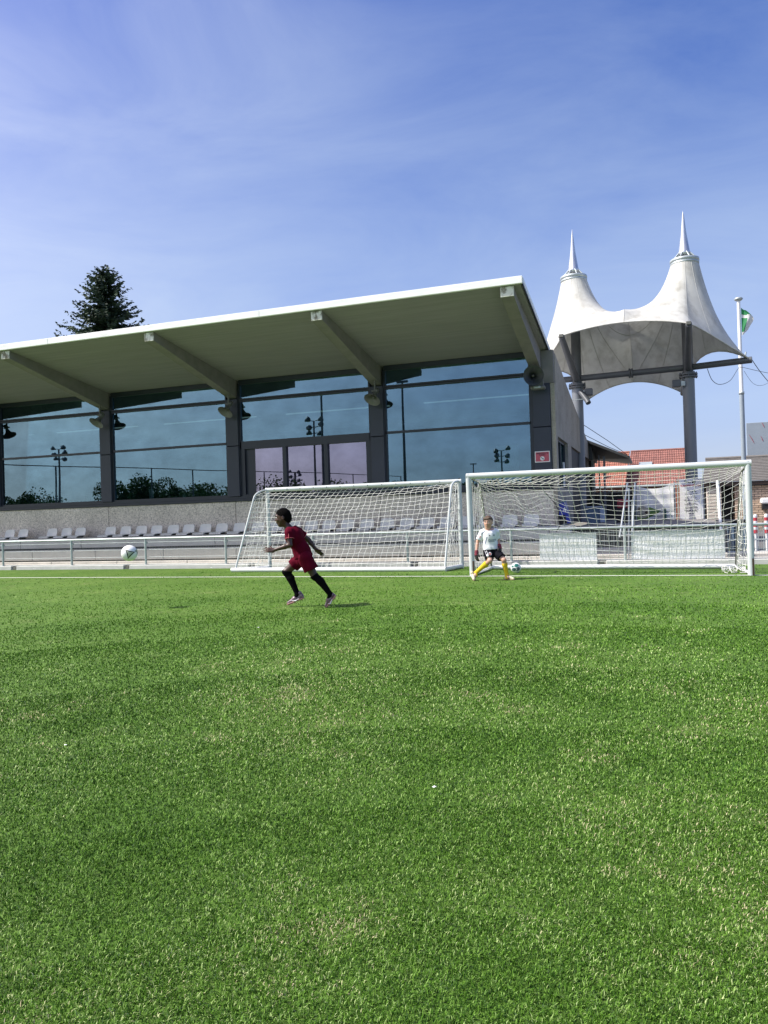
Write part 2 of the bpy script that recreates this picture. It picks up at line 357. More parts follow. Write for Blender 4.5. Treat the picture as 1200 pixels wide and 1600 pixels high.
def turf_mat():
    m = bpy.data.materials.new('artificial_turf'); m.use_nodes = True
    t = m.node_tree; b = t.nodes['Principled BSDF']; b.inputs['Roughness'].default_value = 0.75; b.inputs['Specular IOR Level'].default_value = 0.25
    l = t.links.new
    ge = N(t, 'ShaderNodeNewGeometry')
    # broad patches, worn yellowish spots, fine fibre speckle
    n1 = N(t, 'ShaderNodeTexNoise'); n1.inputs['Scale'].default_value = 0.55; n1.inputs['Detail'].default_value = 6; n1.inputs['Roughness'].default_value = 0.62
    n2 = N(t, 'ShaderNodeTexNoise'); n2.inputs['Scale'].default_value = 1.7; n2.inputs['Detail'].default_value = 5; n2.inputs['Roughness'].default_value = 0.65
    n3 = N(t, 'ShaderNodeTexNoise'); n3.inputs['Scale'].default_value = 55; n3.inputs['Detail'].default_value = 5; n3.inputs['Roughness'].default_value = 0.75
    n4 = N(t, 'ShaderNodeTexNoise'); n4.inputs['Scale'].default_value = 13; n4.inputs['Detail'].default_value = 6; n4.inputs['Roughness'].default_value = 0.75
    mp4 = N(t, 'ShaderNodeMapping'); mp4.inputs['Scale'].default_value = (1, 0.45, 1)
    l(ge.outputs['Position'], mp4.inputs[0])
    for n in (n1, n2): l(ge.outputs['Position'], n.inputs['Vector'])
    l(mp4.outputs[0], n3.inputs['Vector']); l(mp4.outputs[0], n4.inputs['Vector'])
    r1 = N(t, 'ShaderNodeValToRGB'); e = r1.color_ramp.elements
    e[0].position = 0.30; e[0].color = (0.060, 0.135, 0.013, 1); e[1].position = 0.72; e[1].color = (0.108, 0.190, 0.030, 1)
    l(n1.outputs['Fac'], r1.inputs[0])
    r2_ = N(t, 'ShaderNodeValToRGB'); e = r2_.color_ramp.elements
    e[0].position = 0.55; e[0].color = (0, 0, 0, 1); e[1].position = 0.80; e[1].color = (0.5, 0.5, 0.5, 1)
    l(n2.outputs['Fac'], r2_.inputs[0])
    mxa = N(t, 'ShaderNodeMix', data_type='RGBA'); mxa.inputs[7].default_value = (0.21, 0.23, 0.09, 1)
    l(r2_.outputs[0], mxa.inputs[0]); l(r1.outputs[0], mxa.inputs[6])
    r3 = N(t, 'ShaderNodeMapRange'); r3.inputs[1].default_value = 0.32; r3.inputs[2].default_value = 0.68; r3.inputs[3].default_value = 0.50; r3.inputs[4].default_value = 1.5
    l(n3.outputs['Fac'], r3.inputs[0])
    r4 = N(t, 'ShaderNodeMapRange'); r4.inputs[1].default_value = 0.32; r4.inputs[2].default_value = 0.68; r4.inputs[3].default_value = 0.68; r4.inputs[4].default_value = 1.32
    l(n4.outputs['Fac'], r4.inputs[0])
    mu = N(t, 'ShaderNodeMath', operation='MULTIPLY'); l(r3.outputs[0], mu.inputs[0]); l(r4.outputs[0], mu.inputs[1])
    mm = N(t, 'ShaderNodeMix', data_type='RGBA', blend_type='MULTIPLY'); mm.inputs[0].default_value = 1
    l(mxa.outputs[2], mm.inputs[6]); l(mu.outputs[0], mm.inputs[7]); l(mm.outputs[2], b.inputs['Base Color'])
    bp = N(t, 'ShaderNodeBump'); bp.inputs['Strength'].default_value = 0.7; bp.inputs['Distance'].default_value = 0.03
    l(n3.outputs['Fac'], bp.inputs['Height']); l(bp.outputs[0], b.inputs['Normal'])
    return m
M['turf'] = turf_mat()
struct(MB().add([(-70, -75, 0), (45, -75, 0), (45, 17.44, 0), (-70, 17.44, 0)], [(0, 1, 2, 3)]).build('pitch', M['turf']))
M['line'] = mat('painted_line', (0.62, 0.65, 0.57), 0.8, col2=(0.30, 0.40, 0.20), c2range=(0.60, 0.85), c2scale=30)
struct(MB().add([(-70, 14.69, 0.006), (40, 14.69, 0.006), (40, 14.79, 0.006), (-70, 14.79, 0.006)], [(0, 1, 2, 3)]).build('goal_line', M['line']))

def blade_mat():
    m = bpy.data.materials.new('turf_fibre'); m.use_nodes = True
    t = m.node_tree; b = t.nodes['Principled BSDF']; b.inputs['Roughness'].default_value = 0.5; b.inputs['Specular IOR Level'].default_value = 0.16
    l = t.links.new
    at = N(t, 'ShaderNodeAttribute'); at.attribute_name = 'tone'
    ge = N(t, 'ShaderNodeNewGeometry')
    n1 = N(t, 'ShaderNodeTexNoise'); n1.inputs['Scale'].default_value = 0.55; n1.inputs['Detail'].default_value = 6; n1.inputs['Roughness'].default_value = 0.62
    n2 = N(t, 'ShaderNodeTexNoise'); n2.inputs['Scale'].default_value = 1.7; n2.inputs['Detail'].default_value = 5; n2.inputs['Roughness'].default_value = 0.65
    for n in (n1, n2): l(ge.outputs['Position'], n.inputs['Vector'])
    r = N(t, 'ShaderNodeValToRGB'); e = r.color_ramp.elements
    e[0].position = 0.0; e[0].color = (0.015, 0.055, 0.004, 1); e[1].position = 1.0; e[1].color = (0.56, 0.48, 0.31, 1)
    for p, c in ((0.45, (0.074, 0.182, 0.012, 1)), (0.78, (0.175, 0.325, 0.050, 1)), (0.92, (0.42, 0.54, 0.22, 1))):
        k = e.new(p); k.color = c
    r2_ = N(t, 'ShaderNodeMapRange'); r2_.inputs[1].default_value = 0.55; r2_.inputs[2].default_value = 0.80; r2_.inputs[3].default_value = 0.0; r2_.inputs[4].default_value = 0.40
    l(n2.outputs['Fac'], r2_.inputs[0])
    r3 = N(t, 'ShaderNodeMapRange'); r3.inputs[1].default_value = 0.3; r3.inputs[2].default_value = 0.7; r3.inputs[3].default_value = -0.24; r3.inputs[4].default_value = 0.15
    l(n1.outputs['Fac'], r3.inputs[0])
    a1 = N(t, 'ShaderNodeMath', operation='ADD'); l(at.outputs['Fac'], a1.inputs[0]); l(r2_.outputs[0], a1.inputs[1])
    a2 = N(t, 'ShaderNodeMath', operation='ADD'); l(a1.outputs[0], a2.inputs[0]); l(r3.outputs[0], a2.inputs[1])
    l(a2.outputs[0], r.inputs[0]); l(r.outputs[0], b.inputs['Base Color'])
    tr = N(t, 'ShaderNodeBsdfTranslucent'); l(r.outputs[0], tr.inputs[0])
    ms = N(t, 'ShaderNodeMixShader'); ms.inputs[0].default_value = 0.12
    l(b.outputs[0], ms.inputs[1]); l(tr.outputs[0], ms.inputs[2]); l(ms.outputs[0], t.nodes['Material Output'].inputs[0])
    return m

def grass():
    # turf fibres round the camera: dense near it, thinning with distance until the sheet takes over
    P = []; D = []
    bands = [(1.15, 1.7, 62000), (1.7, 2.4, 50000), (2.4, 3.3, 32000), (3.3, 4.5, 18000), (4.5, 6.2, 9000), (6.2, 8.5, 3600), (8.5, 10.5, 1300), (10.5, 13.0, 450), (13.0, 16.0, 130), (16.0, 20.0, 40)]
    half = R(36)
    for d0, d1, dens in bands:
        area = half * (d1 * d1 - d0 * d0)
        n = int(area * dens)
        d = np.sqrt(rng.uniform(d0 * d0, d1 * d1, n)); a = YAW + math.pi / 2 + rng.uniform(-half, half, n)
        P.append(np.stack([d * np.cos(a), d * np.sin(a)], 1)); D.append(d)
    P = np.concatenate(P); D = np.concatenate(D)
    n = len(P)
    # lean field: mats of fibres brushed in slowly changing directions
    def wav(s, ph):
        return np.sin(P[:, 0] * s + ph + 1.3 * np.sin(P[:, 1] * s * 0.7 + ph)) * np.cos(P[:, 1] * s * 1.1 - ph * 2)
    fld = 0.35 * wav(1.1, 0.4) + 0.3 * wav(2.7, 2.0) + 0.4 * wav(7.0, 1.1) + 0.5 * wav(19.0, 0.2)
    ang = fld * 1.5 + rng.normal(0, 1.7, n)
    lean = np.clip(rng.normal(0.95, 0.33, n), 0.1, 1.5)
    ht = rng.uniform(0.008, 0.016, n) * np.interp(D, [2, 6, 12], [1.0, 1.3, 1.6])
    wd = np.interp(D, [1.2, 3, 6, 10, 17], [0.0009, 0.00135, 0.0027, 0.0050, 0.007]) * rng.uniform(0.7, 1.3, n)
    dx, dy = np.cos(ang), np.sin(ang)
    tw = ang + math.pi / 2 + rng.normal(0, 0.7, n)
    sx, sy = np.cos(tw) * wd, np.sin(tw) * wd
    V = np.zeros((n, 5, 3), np.float32)
    z1 = ht * 0.62 * np.cos(lean * 0.5); o1 = ht * 0.62 * np.sin(lean * 0.5)
    z2 = z1 + ht * 0.55 * np.cos(lean * 1.25); o2 = o1 + ht * 0.55 * np.sin(lean * 1.25)
    V[:, 0] = np.stack([P[:, 0] - sx, P[:, 1] - sy, np.full(n, -0.002)], 1)
    V[:, 1] = np.stack([P[:, 0] + sx, P[:, 1] + sy, np.full(n, -0.002)], 1)
    V[:, 2] = np.stack([P[:, 0] + dx * o1 + sx * .9, P[:, 1] + dy * o1 + sy * .9, z1], 1)
    V[:, 3] = np.stack([P[:, 0] + dx * o1 - sx * .9, P[:, 1] + dy * o1 - sy * .9, z1], 1)
    V[:, 4] = np.stack([P[:, 0] + dx * o2, P[:, 1] + dy * o2, np.maximum(z2, 0.004)], 1)
    keep = ~((np.abs(P[:, 1] - 14.74) < 0.06))
    keep &= P[:, 1] < 17.42
    V = V[keep]; n = len(V)
    me = bpy.data.meshes.new('grass')
    me.vertices.add(n * 5); me.vertices.foreach_set('co', V.ravel())
    base = (np.arange(n) * 5)[:, None]
    loops = np.concatenate([base + np.array([[0, 1, 2, 3]]), base + np.array([[3, 2, 4]])], 1)
    me.loops.add(n * 7); me.loops.foreach_set('vertex_index', loops.ravel().astype(np.int32))
    st = (np.arange(n) * 7)[:, None] + np.array([[0, 4]])
    me.polygons.add(n * 2); me.polygons.foreach_set('loop_start', st.ravel().astype(np.int32))
    me.polygons.foreach_set('loop_total', np.tile([4, 3], n).astype(np.int32))
    me.update(calc_edges=True)
    at = me.attributes.new('tone', 'FLOAT', 'POINT')
    tone = np.clip(rng.beta(0.85, 1.15, n) , 0, 1); tone = np.where(rng.random(n) < 0.05, 0.95, tone); far = np.interp(D[keep], [6, 12], [0.0, 0.65]); tone = tone * (1 - far) + 0.60 * far
    at.data.foreach_set('value', np.repeat(tone, 5).astype(np.float32))
    me.materials.append(blade_mat())
    o = bpy.data.objects.new('grass', me); COL.objects.link(o)
    o['kind'] = 'stuff'; o['label'] = 'short green artificial turf fibres with yellowish worn patches'; o['category'] = 'grass'
    return o
grass()

# pale path and terrace steps behind the kerb
TX0, TX1 = -27.0, -1.9
struct(MB().box(-40, 17.62, -0.2, 30, 18.10, 0.115).build('path', M['concrete']))
ter = struct(MB().box(TX0, 18.12, -0.2, TX1 - 0.02, 20.3, 0.10).build('terrace', M['concrete']))
def slabs(y0, y1, z0, z1, step, off, m=M['concrete']):
    x = TX0 + off
    while x < TX1:
        xe = min(x + step, TX1)
        MB().bbox(x + 0.006, y0, z0, xe - 0.006, y1, z1, 0.012).build('concrete_slab', m, ter)
        x = xe
M['riser'] = mat('terrace_concrete', (0.545, 0.53, 0.485), 0.85, var=0.12, vscale=3, col2=(0.43, 0.40, 0.355), c2range=(0.5, 0.8), c2scale=1.5, bump=0.2, bscale=30)
slabs(18.10, 18.42, 0.101, 0.175, 2.33, 0.9)
slabs(18.30, 18.98, 0.21, 0.50, 2.33, 0.0, M['riser'])
slabs(18.90, 20.28, 0.545, 0.84, 2.33, 1.3, M['riser'])
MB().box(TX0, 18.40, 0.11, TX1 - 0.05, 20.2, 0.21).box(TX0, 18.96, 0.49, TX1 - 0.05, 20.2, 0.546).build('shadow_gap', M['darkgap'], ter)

# kerb of long concrete blocks under the fence
kerb = struct(MB().box(-40, 17.50, -0.2, 30, 17.60, 0.02).build('kerb', M['kerb']))
gaps = [-29.2, -25.35, -21.45, -17.56, -13.63, -9.77, -5.4, -1.1, 2.85, 6.8, 10.7]
for a, b in zip(gaps[:-1], gaps[1:]):
    MB().bbox(a + 0.09, 17.46, -0.06, b - 0.09, 17.62, 0.108, 0.012).build('kerb_block', M['kerb'], kerb)
for g in gaps[1:-1]:
    MB().box(g - 0.045, 17.49, -0.06, g + 0.045, 17.6, 0.085).build('post_stub', M['galvdark'], kerb)

# raised yard to the right of the clubhouse
struct(MB().box(-1.86, 19.72, -0.2, 1.62, 60, 0.80).build('yard', M['yard']))
struct(MB().box(1.62, 18.1, -0.2, 30, 60, 0.02).build('side_path', mat('side_asphalt', (0.13, 0.125, 0.12), 0.9, var=0.2)))
rw = thing('retaining_wall', 'dark slatted retaining wall with a grey ledge behind the white tarps', 'wall', (-0.1, 19.6, 0))
MB().box(-1.86, 19.45, -0.1, 1.5, 19.70, 0.74).build('wall_core', M['darkgap'], rw)
x = -1.84
while x < 1.44:
    MB().box(x, 19.41, 0.30, x + 0.055, 19.448, 0.72).build('slat', M['galvdark'], rw); x += 0.11
MB().bbox(-1.88, 19.34, 0.74, 1.5, 19.74, 0.835, 0.012).build('ledge', mat('ledge_grey', (0.13, 0.13, 0.135), 0.7, var=0.15), rw)
for y0, z1 in ((18.75, 0.30), (18.2, 0.20)):
    MB().bbox(-1.84, y0, -0.1, 1.5, 19.40, z1, 0.015).build('step', M['concrete'], rw)

# ---------------------------------------------------------------- clubhouse
YW = 20.4
cols = [-25.7, -21.12, -16.53, -11.88, -7.25]
ch = thing('clubhouse', 'long clubhouse with glass front, grey concrete base and sloping overhanging roof', 'building', (-12, YW, 0))
xs = [-27.0] + cols + [-2.33]
for a, b in zip(xs[:-1], xs[1:]):
    MB().bbox(a + 0.008, YW - 0.02, 0.845, b - 0.008, YW + 0.2, 1.80, 0.006).build('wall_panel', M['aggregate'], ch)
MB().box(-27, YW + 0.02, 0.80, -2.36, YW + 0.18, 1.79).build('panel_backing', M['darkgap'], ch)
MB().bbox(-27, YW - 0.075, 1.802, -2.45, YW + 0.15, 1.885, 0.008).box(-27, YW - 0.05, 1.885, -2.45, YW + 0.1, 1.95).build('window_sill', M['frame'], ch)
for i, c in enumerate(cols):
    MB().bbox(c - 0.2, YW - 0.10, 1.952, c + 0.2, YW + 0.16, 3.46, 0.01).build('column', M['clad'], ch)
    MB().bbox(c - 0.2, YW - 0.10, 3.475, c + 0.2, YW + 0.16, 4.88, 0.01).build('column', M['clad'], ch)
    MB().box(c - 0.225, YW - 0.06, 1.952, c - 0.202, YW + 0.12, 5.33).box(c + 0.202, YW - 0.06, 1.952, c + 0.225, YW + 0.12, 5.33).build('column_trim', M['frame'], ch)
MB().bbox(-2.90, YW - 0.10, 1.90, -2.45, YW + 0.16, 3.42, 0.01).build('column', M['clad'], ch)
MB().bbox(-2.90, YW - 0.10, 3.435, -2.45, YW + 0.16, 4.56, 0.01).build('column', M['clad'], ch)
MB().box(-2.965, YW - 0.06, 1.952, -2.902, YW + 0.12, 5.33).build('column_trim', M['frame'], ch)
bays = [(a + 0.225, b - 0.225) for a, b in zip(cols[:-1], cols[1:])] + [(-7.025, -2.965)]
for i, (a, b) in enumerate(bays):
    door = (i == 3 - 1 + 0)
    door = abs(a + 11.655) < 0.05
    fr = MB()
    fr.box(a, YW - 0.03, 5.30, b, YW + 0.09, 5.44)
    fr.box(a, YW - 0.045, 4.845, b, YW + 0.07, 4.885).box(a, YW - 0.045, 4.785, b, YW + 0.07, 4.818).box(a, YW + 0.0, 4.815, b, YW + 0.05, 4.848)
    fr.box(a, YW - 0.03, 3.53 if not door else 3.36, b, YW + 0.07, 3.595)
    fr.box(a, YW - 0.03, 1.95, b, YW + 0.07, 2.0)
    for u in (a, b - 0.035): fr.box(u, YW - 0.03, 2.0, u + 0.035, YW + 0.07, 5.3)
    if door:
        for u in (a + 0.035, ): fr.box(u, YW - 0.02, 2.0, u + 0.10, YW + 0.08, 3.36)
        for u in (-10.26, -8.93): fr.box(u, YW - 0.025, 2.0, u + 0.12, YW + 0.08, 3.36)
        fr.box(b - 0.15, YW - 0.02, 2.0, b - 0.036, YW + 0.08, 3.36)
        fr.box(a + 0.135, YW + 0.05, 2.0, -11.2, YW + 0.09, 3.36)
    wf = fr.build('window_frame', M['frame'], ch)
    yg = YW + 0.02
    def pane(x0, z0, x1, z1, m=M['glass'], dy=0.0):
        MB().box(x0, yg + dy, z0, x1, yg + dy + 0.012, z1).build('window_pane', m, wf)
    pane(a + 0.036, 4.886, b - 0.036, 5.299); pane(a + 0.036, 3.596, b - 0.036, 4.784)
    if door:
        for u0, u1 in ((-11.199, -10.262), (-10.139, -8.932), (-8.809, b - 0.151)): pane(u0, 2.001, u1, 3.359, M['glassp'], 0.03)
    else: pane(a + 0.036, 2.001, b - 0.036, 3.529)
# roof: front edge high over the kerb, falling to the rear
RF, RB = 16.30, 33.0
def zs(y): return 6.06 - (y - 16.3) * 0.1495        # underside of the roof
rx0, rx1 = -27.6, -2.46
MB().hexa([(rx0, RF + 0.06, zs(RF) + 0.02), (rx1 - 0.03, RF + 0.06, zs(RF) + 0.02), (rx1 - 0.03, RB, zs(RB) + 0.02), (rx0, RB, zs(RB) + 0.02),
           (rx0, RF + 0.06, 6.20), (rx1 - 0.03, RF + 0.06, 6.20), (rx1 - 0.03, RB, zs(RB) + 0.16), (rx0, RB, zs(RB) + 0.16)]).build('roof', mat('roof_deck', (0.3, 0.3, 0.3), 0.8), ch)
y = RF + 0.06; k = 0
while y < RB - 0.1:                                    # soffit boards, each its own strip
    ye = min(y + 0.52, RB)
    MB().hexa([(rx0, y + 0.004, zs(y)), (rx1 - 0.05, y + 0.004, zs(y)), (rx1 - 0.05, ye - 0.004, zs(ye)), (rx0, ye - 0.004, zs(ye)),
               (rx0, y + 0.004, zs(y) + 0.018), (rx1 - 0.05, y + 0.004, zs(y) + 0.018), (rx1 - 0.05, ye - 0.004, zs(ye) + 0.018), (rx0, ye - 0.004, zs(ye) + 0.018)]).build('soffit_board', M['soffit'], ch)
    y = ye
xf = rx0
while xf < rx1 - 0.01:
    xe = min(xf + 6.3, rx1)
    MB().bbox(xf + 0.002, RF - 0.02, zs(RF) - 0.0, xe - 0.002, RF + 0.055, 6.215, 0.006).build('fascia', M['fascia'], ch); xf = xe
MB().hexa([(rx1 - 0.03, RF + 0.06, zs(RF) + 0.03), (rx1, RF + 0.06, zs(RF) + 0.03), (rx1, RB, zs(RB) + 0.03), (rx1 - 0.03, RB, zs(RB) + 0.03),
           (rx1 - 0.03, RF + 0.06, 6.215), (rx1, RF + 0.06, 6.215), (rx1, RB, zs(RB) + 0.175), (rx1 - 0.03, RB, zs(RB) + 0.175)]).build('verge', M['fascia'], ch)
MB().hexa([(rx1 - 0.028, RF + 0.06, zs(RF) - 0.012), (rx1 + 0.004, RF + 0.06, zs(RF) - 0.012), (rx1 + 0.004, RB, zs(RB) - 0.012), (rx1 - 0.028, RB, zs(RB) - 0.012),
           (rx1 - 0.028, RF + 0.06, zs(RF) + 0.028), (rx1 + 0.004, RF + 0.06, zs(RF) + 0.028), (rx1 + 0.004, RB, zs(RB) + 0.028), (rx1 - 0.028, RB, zs(RB) + 0.028)]).build('verge_trim', M['frame'], ch)
def beam(c, w=0.27):
    y0, y1 = RF + 0.085, YW + 0.10
    a, b = c - w / 2, c + w / 2
    zb0, zb1 = zs(y0) - 0.215, 4.89
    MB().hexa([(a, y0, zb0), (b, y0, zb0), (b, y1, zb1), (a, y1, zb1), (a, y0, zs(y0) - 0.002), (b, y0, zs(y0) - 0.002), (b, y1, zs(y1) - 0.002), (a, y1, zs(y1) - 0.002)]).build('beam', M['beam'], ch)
    MB().bbox(a - 0.004, y0 - 0.03, zb0 - 0.004, b + 0.004, y0 - 0.001, zs(y0) - 0.004, 0.006).build('beam_end', M['beamend'], ch)
for c in cols: beam(c)
beam(-2.80, 0.28)
# light upper corner board and side wall
MB().bbox(-2.655, YW - 0.05, 4.565, -2.34, YW + 0.16, zs(YW) - 0.02, 0.006).build('corner_board', M['beam'], ch)
sw = mat('shaded_pebble_dash', (0.40, 0.36, 0.30), 0.9, var=0.18, vscale=26, col2=(0.27, 0.24, 0.20), c2range=(0.45, 0.75), c2scale=1.3, bump=0.4, bscale=45)  # darker than the front: the shade of this side is in the colour
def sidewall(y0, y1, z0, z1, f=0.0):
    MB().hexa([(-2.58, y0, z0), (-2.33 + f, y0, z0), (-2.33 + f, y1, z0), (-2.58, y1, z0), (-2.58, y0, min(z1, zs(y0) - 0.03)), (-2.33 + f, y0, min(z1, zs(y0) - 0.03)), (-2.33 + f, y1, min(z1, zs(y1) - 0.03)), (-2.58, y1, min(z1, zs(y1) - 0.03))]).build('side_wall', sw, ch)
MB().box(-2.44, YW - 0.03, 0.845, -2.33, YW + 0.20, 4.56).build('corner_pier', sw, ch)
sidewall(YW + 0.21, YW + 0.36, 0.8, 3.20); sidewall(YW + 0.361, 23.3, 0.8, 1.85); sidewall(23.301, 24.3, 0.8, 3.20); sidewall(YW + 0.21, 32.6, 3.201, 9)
MB().box(-2.60, 24.3, 0.8, -2.40, 32.6, 3.2).build('recess_wall', M['black'], ch)
sfr = MB().box(-2.50, YW + 0.362, 1.852, -2.42, YW + 0.42, 3.199).box(-2.50, 23.24, 1.852, -2.42, 23.299, 3.199).box(-2.50, YW + 0.42, 3.14, -2.42, 23.24, 3.199).box(-2.50, YW + 0.42, 1.852, -2.42, 23.24, 1.90).box(-2.50, 22.1, 1.9, -2.42, 22.16, 3.14).build('window_frame', M['frame'], ch)
MB().box(-2.475, YW + 0.421, 1.901, -2.463, 22.099, 3.139).box(-2.475, 22.161, 1.901, -2.463, 23.239, 3.139).build('window_pane', M['glass'], sfr)
MB().box(-2.40, 22.35, 1.9, -2.36, 22.50, 2.6).build('white_post', M['white'], ch)
# inside
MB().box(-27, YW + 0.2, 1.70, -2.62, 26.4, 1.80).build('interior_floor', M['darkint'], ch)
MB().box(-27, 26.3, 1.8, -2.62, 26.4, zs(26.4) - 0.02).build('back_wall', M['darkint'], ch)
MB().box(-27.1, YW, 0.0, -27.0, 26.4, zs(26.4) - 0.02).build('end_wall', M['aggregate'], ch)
tb = bpy.data.materials.new('lit_tube'); tb.use_nodes = True
tb.node_tree.nodes['Principled BSDF'].inputs['Emission Color'].default_value = (0.8, 1, 0.95, 1); tb.node_tree.nodes['Principled BSDF'].inputs['Emission Strength'].default_value = 0.32
for a, b in bays:
    MB().box(a + 0.55, 22.4, 4.60, b - 0.1, 22.46, 4.635).build('light_tube', tb, ch)
for (x0, z1, w) in ((-18.6, 2.22, 0.30), (-17.55, 2.22, 0.16), (-17.37, 2.22, 0.16), (-17.0, 2.2, 0.12), (-15.1, 2.32, 0.18), (-13.85, 2.13, 0.10), (-3.95, 3.02, 0.60), (-5.85, 2.2, 0.2)):
    MB().box(x0, YW + 0.16, 1.95 if w < 0.5 else 2.35, x0 + w, YW + 0.168, z1).build('paper_sheet', mat('sheet_behind_glass', (0.72, 0.82, 0.78), 0.8) if 'sheet_behind_glass' not in bpy.data.materials else bpy.data.materials['sheet_behind_glass'], ch)

# ---------------------------------------------------------------- seats
def seat_proto(x, y, z):
    t = thing('stadium_seat', 'tmp', 'seat', (x, y, z), 'grey plastic seats on the top terrace step')
    # pan: dished sheet with rolled front lip
    nu, nv = 9, 9
    P = np.zeros((nu, nv, 3))
    for i in range(nu):
        u = -1 + 2 * i / (nu - 1)
        for j in range(nv):
            v = j / (nv - 1)
            w = 0.205 * (1 - 0.10 * abs(2 * v - 1) ** 4)
            P[i, j] = (x + u * w, y - 0.40 + 0.40 * v, z + 0.075 - 0.022 * (1 - u * u) * math.sin(math.pi * v) - (0.045 * max(0, 0.2 - v) / 0.2))
    Q = P.copy(); Q[:, :, 2] -= 0.022
    m = MB().grid(P).grid(Q[::-1])
    rim = [tuple(P[i, 0]) for i in range(nu)]; rimq = [tuple(Q[i, 0]) for i in range(nu)]
    m.grid(np.array([rimq, rim])); m.grid(np.array([P[0, :], Q[0, :]])); m.grid(np.array([Q[-1, :], P[-1, :]]))
    m.build('seat_pan', M['seat'], t)
    B = np.zeros((nu, nv, 3))
    for i in range(nu):
        u = -1 + 2 * i / (nu - 1)
        for j in range(nv):
            v = j / (nv - 1)
            w = 0.20 * (1 - 0.14 * v ** 5)
            B[i, j] = (x + u * w, y - 0.03 + 0.075 * v + 0.03 * (1 - u * u) * math.sin(math.pi * min(1, v + .1)), z + 0.06 + 0.255 * v - 0.018 * v * u ** 4)
    C = B.copy(); C[:, :, 1] += 0.022
    m = MB().grid(B).grid(C[::-1])
    m.grid(np.array([B[0, :], C[0, :]])); m.grid(np.array([C[-1, :], B[-1, :]])); m.grid(np.array([C[:, -1], B[:, -1]]))
    m.build('backrest', M['seat'], t)
    MB().box(x - 0.13, y - 0.30, z, x + 0.13, y - 0.02, z + 0.045).build('bracket', M['black'], t)
    return t
sx_ = [-20.29, -19.72, -18.53, -17.94, -17.38, -16.21, -15.63, -15.05, -14.49, -13.89, -13.34, -12.76, -12.19, -11.58, -10.96, -10.38, -9.8, -9.25, -8.7, -8.13, -7.54, -6.95, -6.38, -5.81, -5.24, -4.68, -4.16, -3.55, -2.99]
s0 = None
nseat = len(sx_)
seat_lab = {0: 'grey plastic seat at the far left end of the row, cut by the picture edge', 1: 'grey plastic seat left of the first gap in the row', 2: 'grey plastic seat just right of the first gap, first of three together',
            3: 'grey plastic seat in the middle of the group of three', 4: 'grey plastic seat just left of the second gap, last of three together', 5: 'grey plastic seat just right of the second gap, first of the long run',
            13: 'grey plastic seat just left of the smaller goal netting', 14: 'grey plastic seat behind the left side netting of the smaller goal', 16: 'grey plastic seat hidden behind the running boy in red',
            28: 'grey plastic seat at the right end of the row, above the shorter white tarp', 27: 'grey plastic seat second from the right end, above the fence post right of the goalkeeper', 26: 'grey plastic seat directly behind the goalkeeper',
            25: 'grey plastic seat seen between the two goals', 24: 'grey plastic seat behind the right upright of the smaller goal'}
ordn = ['first', 'second', 'third', 'fourth', 'fifth', 'sixth', 'seventh', 'eighth', 'ninth']
for i, x in enumerate(sx_):
    lab = seat_lab.get(i)
    if lab is None:
        if 6 <= i <= 12: lab = 'grey plastic seat above the low fence, %s to the right of the second gap' % ordn[i - 5]
        elif i == 15: lab = 'grey plastic seat behind the smaller goal, just left of the running boy'
        else: lab = 'grey plastic seat behind the smaller goal, %s to the right of the running boy' % ordn[i - 17]
    if s0 is None: s0 = seat_proto(x, 20.05, 0.842); s0['label'] = lab
    else: copy_tree(s0, (x, 20.05 + random.uniform(-.01, .01), 0.842), lab, random.uniform(-0.02, 0.02))
# ---------------------------------------------------------------- pitch fence: rail, posts, welded wire bays
fx = [-0.61 - 2.487 * k for k in range(9, -1, -1)] + [1.88, 4.37, 6.86]
fe = thing('pitch_fence', 'low galvanised rail fence with wire mesh along the pitch edge', 'fence', (-8, 17.54, 0))
for x in fx:
    MB().tube([(x, 17.54, 0.06), (x, 17.54, 0.80)], 0.031, 12).box(x - 0.05, 17.535, 0.68, x + 0.05, 17.575, 0.72).build('post', M['galv'], fe)
for a, b in zip(fx[:-1], fx[1:]):
    MB().tube([(a - 0.001, 17.54, 0.822), (b + 0.001, 17.54, 0.822)], 0.026, 12).build('top_rail', M['galv'], fe)
    m = MB()
    for z in (0.125, 0.32, 0.52, 0.72):
        for dy in (-0.006, 0.006): m.tube([(a + 0.03, 17.555 + dy * 1.2, z), (b - 0.03, 17.555 + dy * 1.2, z)], 0.0045, 5)
    xx = a + 0.06
    while xx < b - 0.04:
        m.tube([(xx, 17.555, 0.115), (xx, 17.555, 0.775)], 0.0026, 4, caps=False); xx += 0.05
    m.build('wire_mesh', M['galv'], fe, kind='stuff')
# white tarps fixed behind the wire
def tarp(x0, x1, z0, z1, label, seed):
    r = np.random.default_rng(seed); nu, nv = int((x1 - x0) / 0.025) + 1, 28
    P = np.zeros((nu, nv, 3))
    ph = r.uniform(0, 6, 8)
    for i in range(nu):
        u = i / (nu - 1)
        for j in range(nv):
            v = j / (nv - 1)
            x = x0 + (x1 - x0) * u; z = z0 + (z1 - z0) * v
            dy = 0.004 * math.sin(x * 2 * math.pi / 0.09) + 0.004 * math.sin(x * 5 + ph[0] + 3 * v) * math.sin(v * 7 + ph[1]) + 0.002 * math.sin(x * 17 + v * 9 + ph[2])  # regular ripple shaped in for the stripes of the wires' shadows
            if seed == 2: dy += 0.014 * math.exp(-u * 4) * math.sin(v * 16 + x * 7)
            P[i, j] = (x, 17.59 + dy, z - 0.012 * math.sin(u * 3 + ph[3]) * (1 - v))
    Q = P.copy(); Q[:, :, 1] += 0.003
    tag(MB().grid(P).grid(Q[::-1]).build('white_tarp', M['tarp'], None, origin=((x0 + x1) / 2, 17.59, z0)), label, 'tarp', 'white tarps tied behind the fence wire')
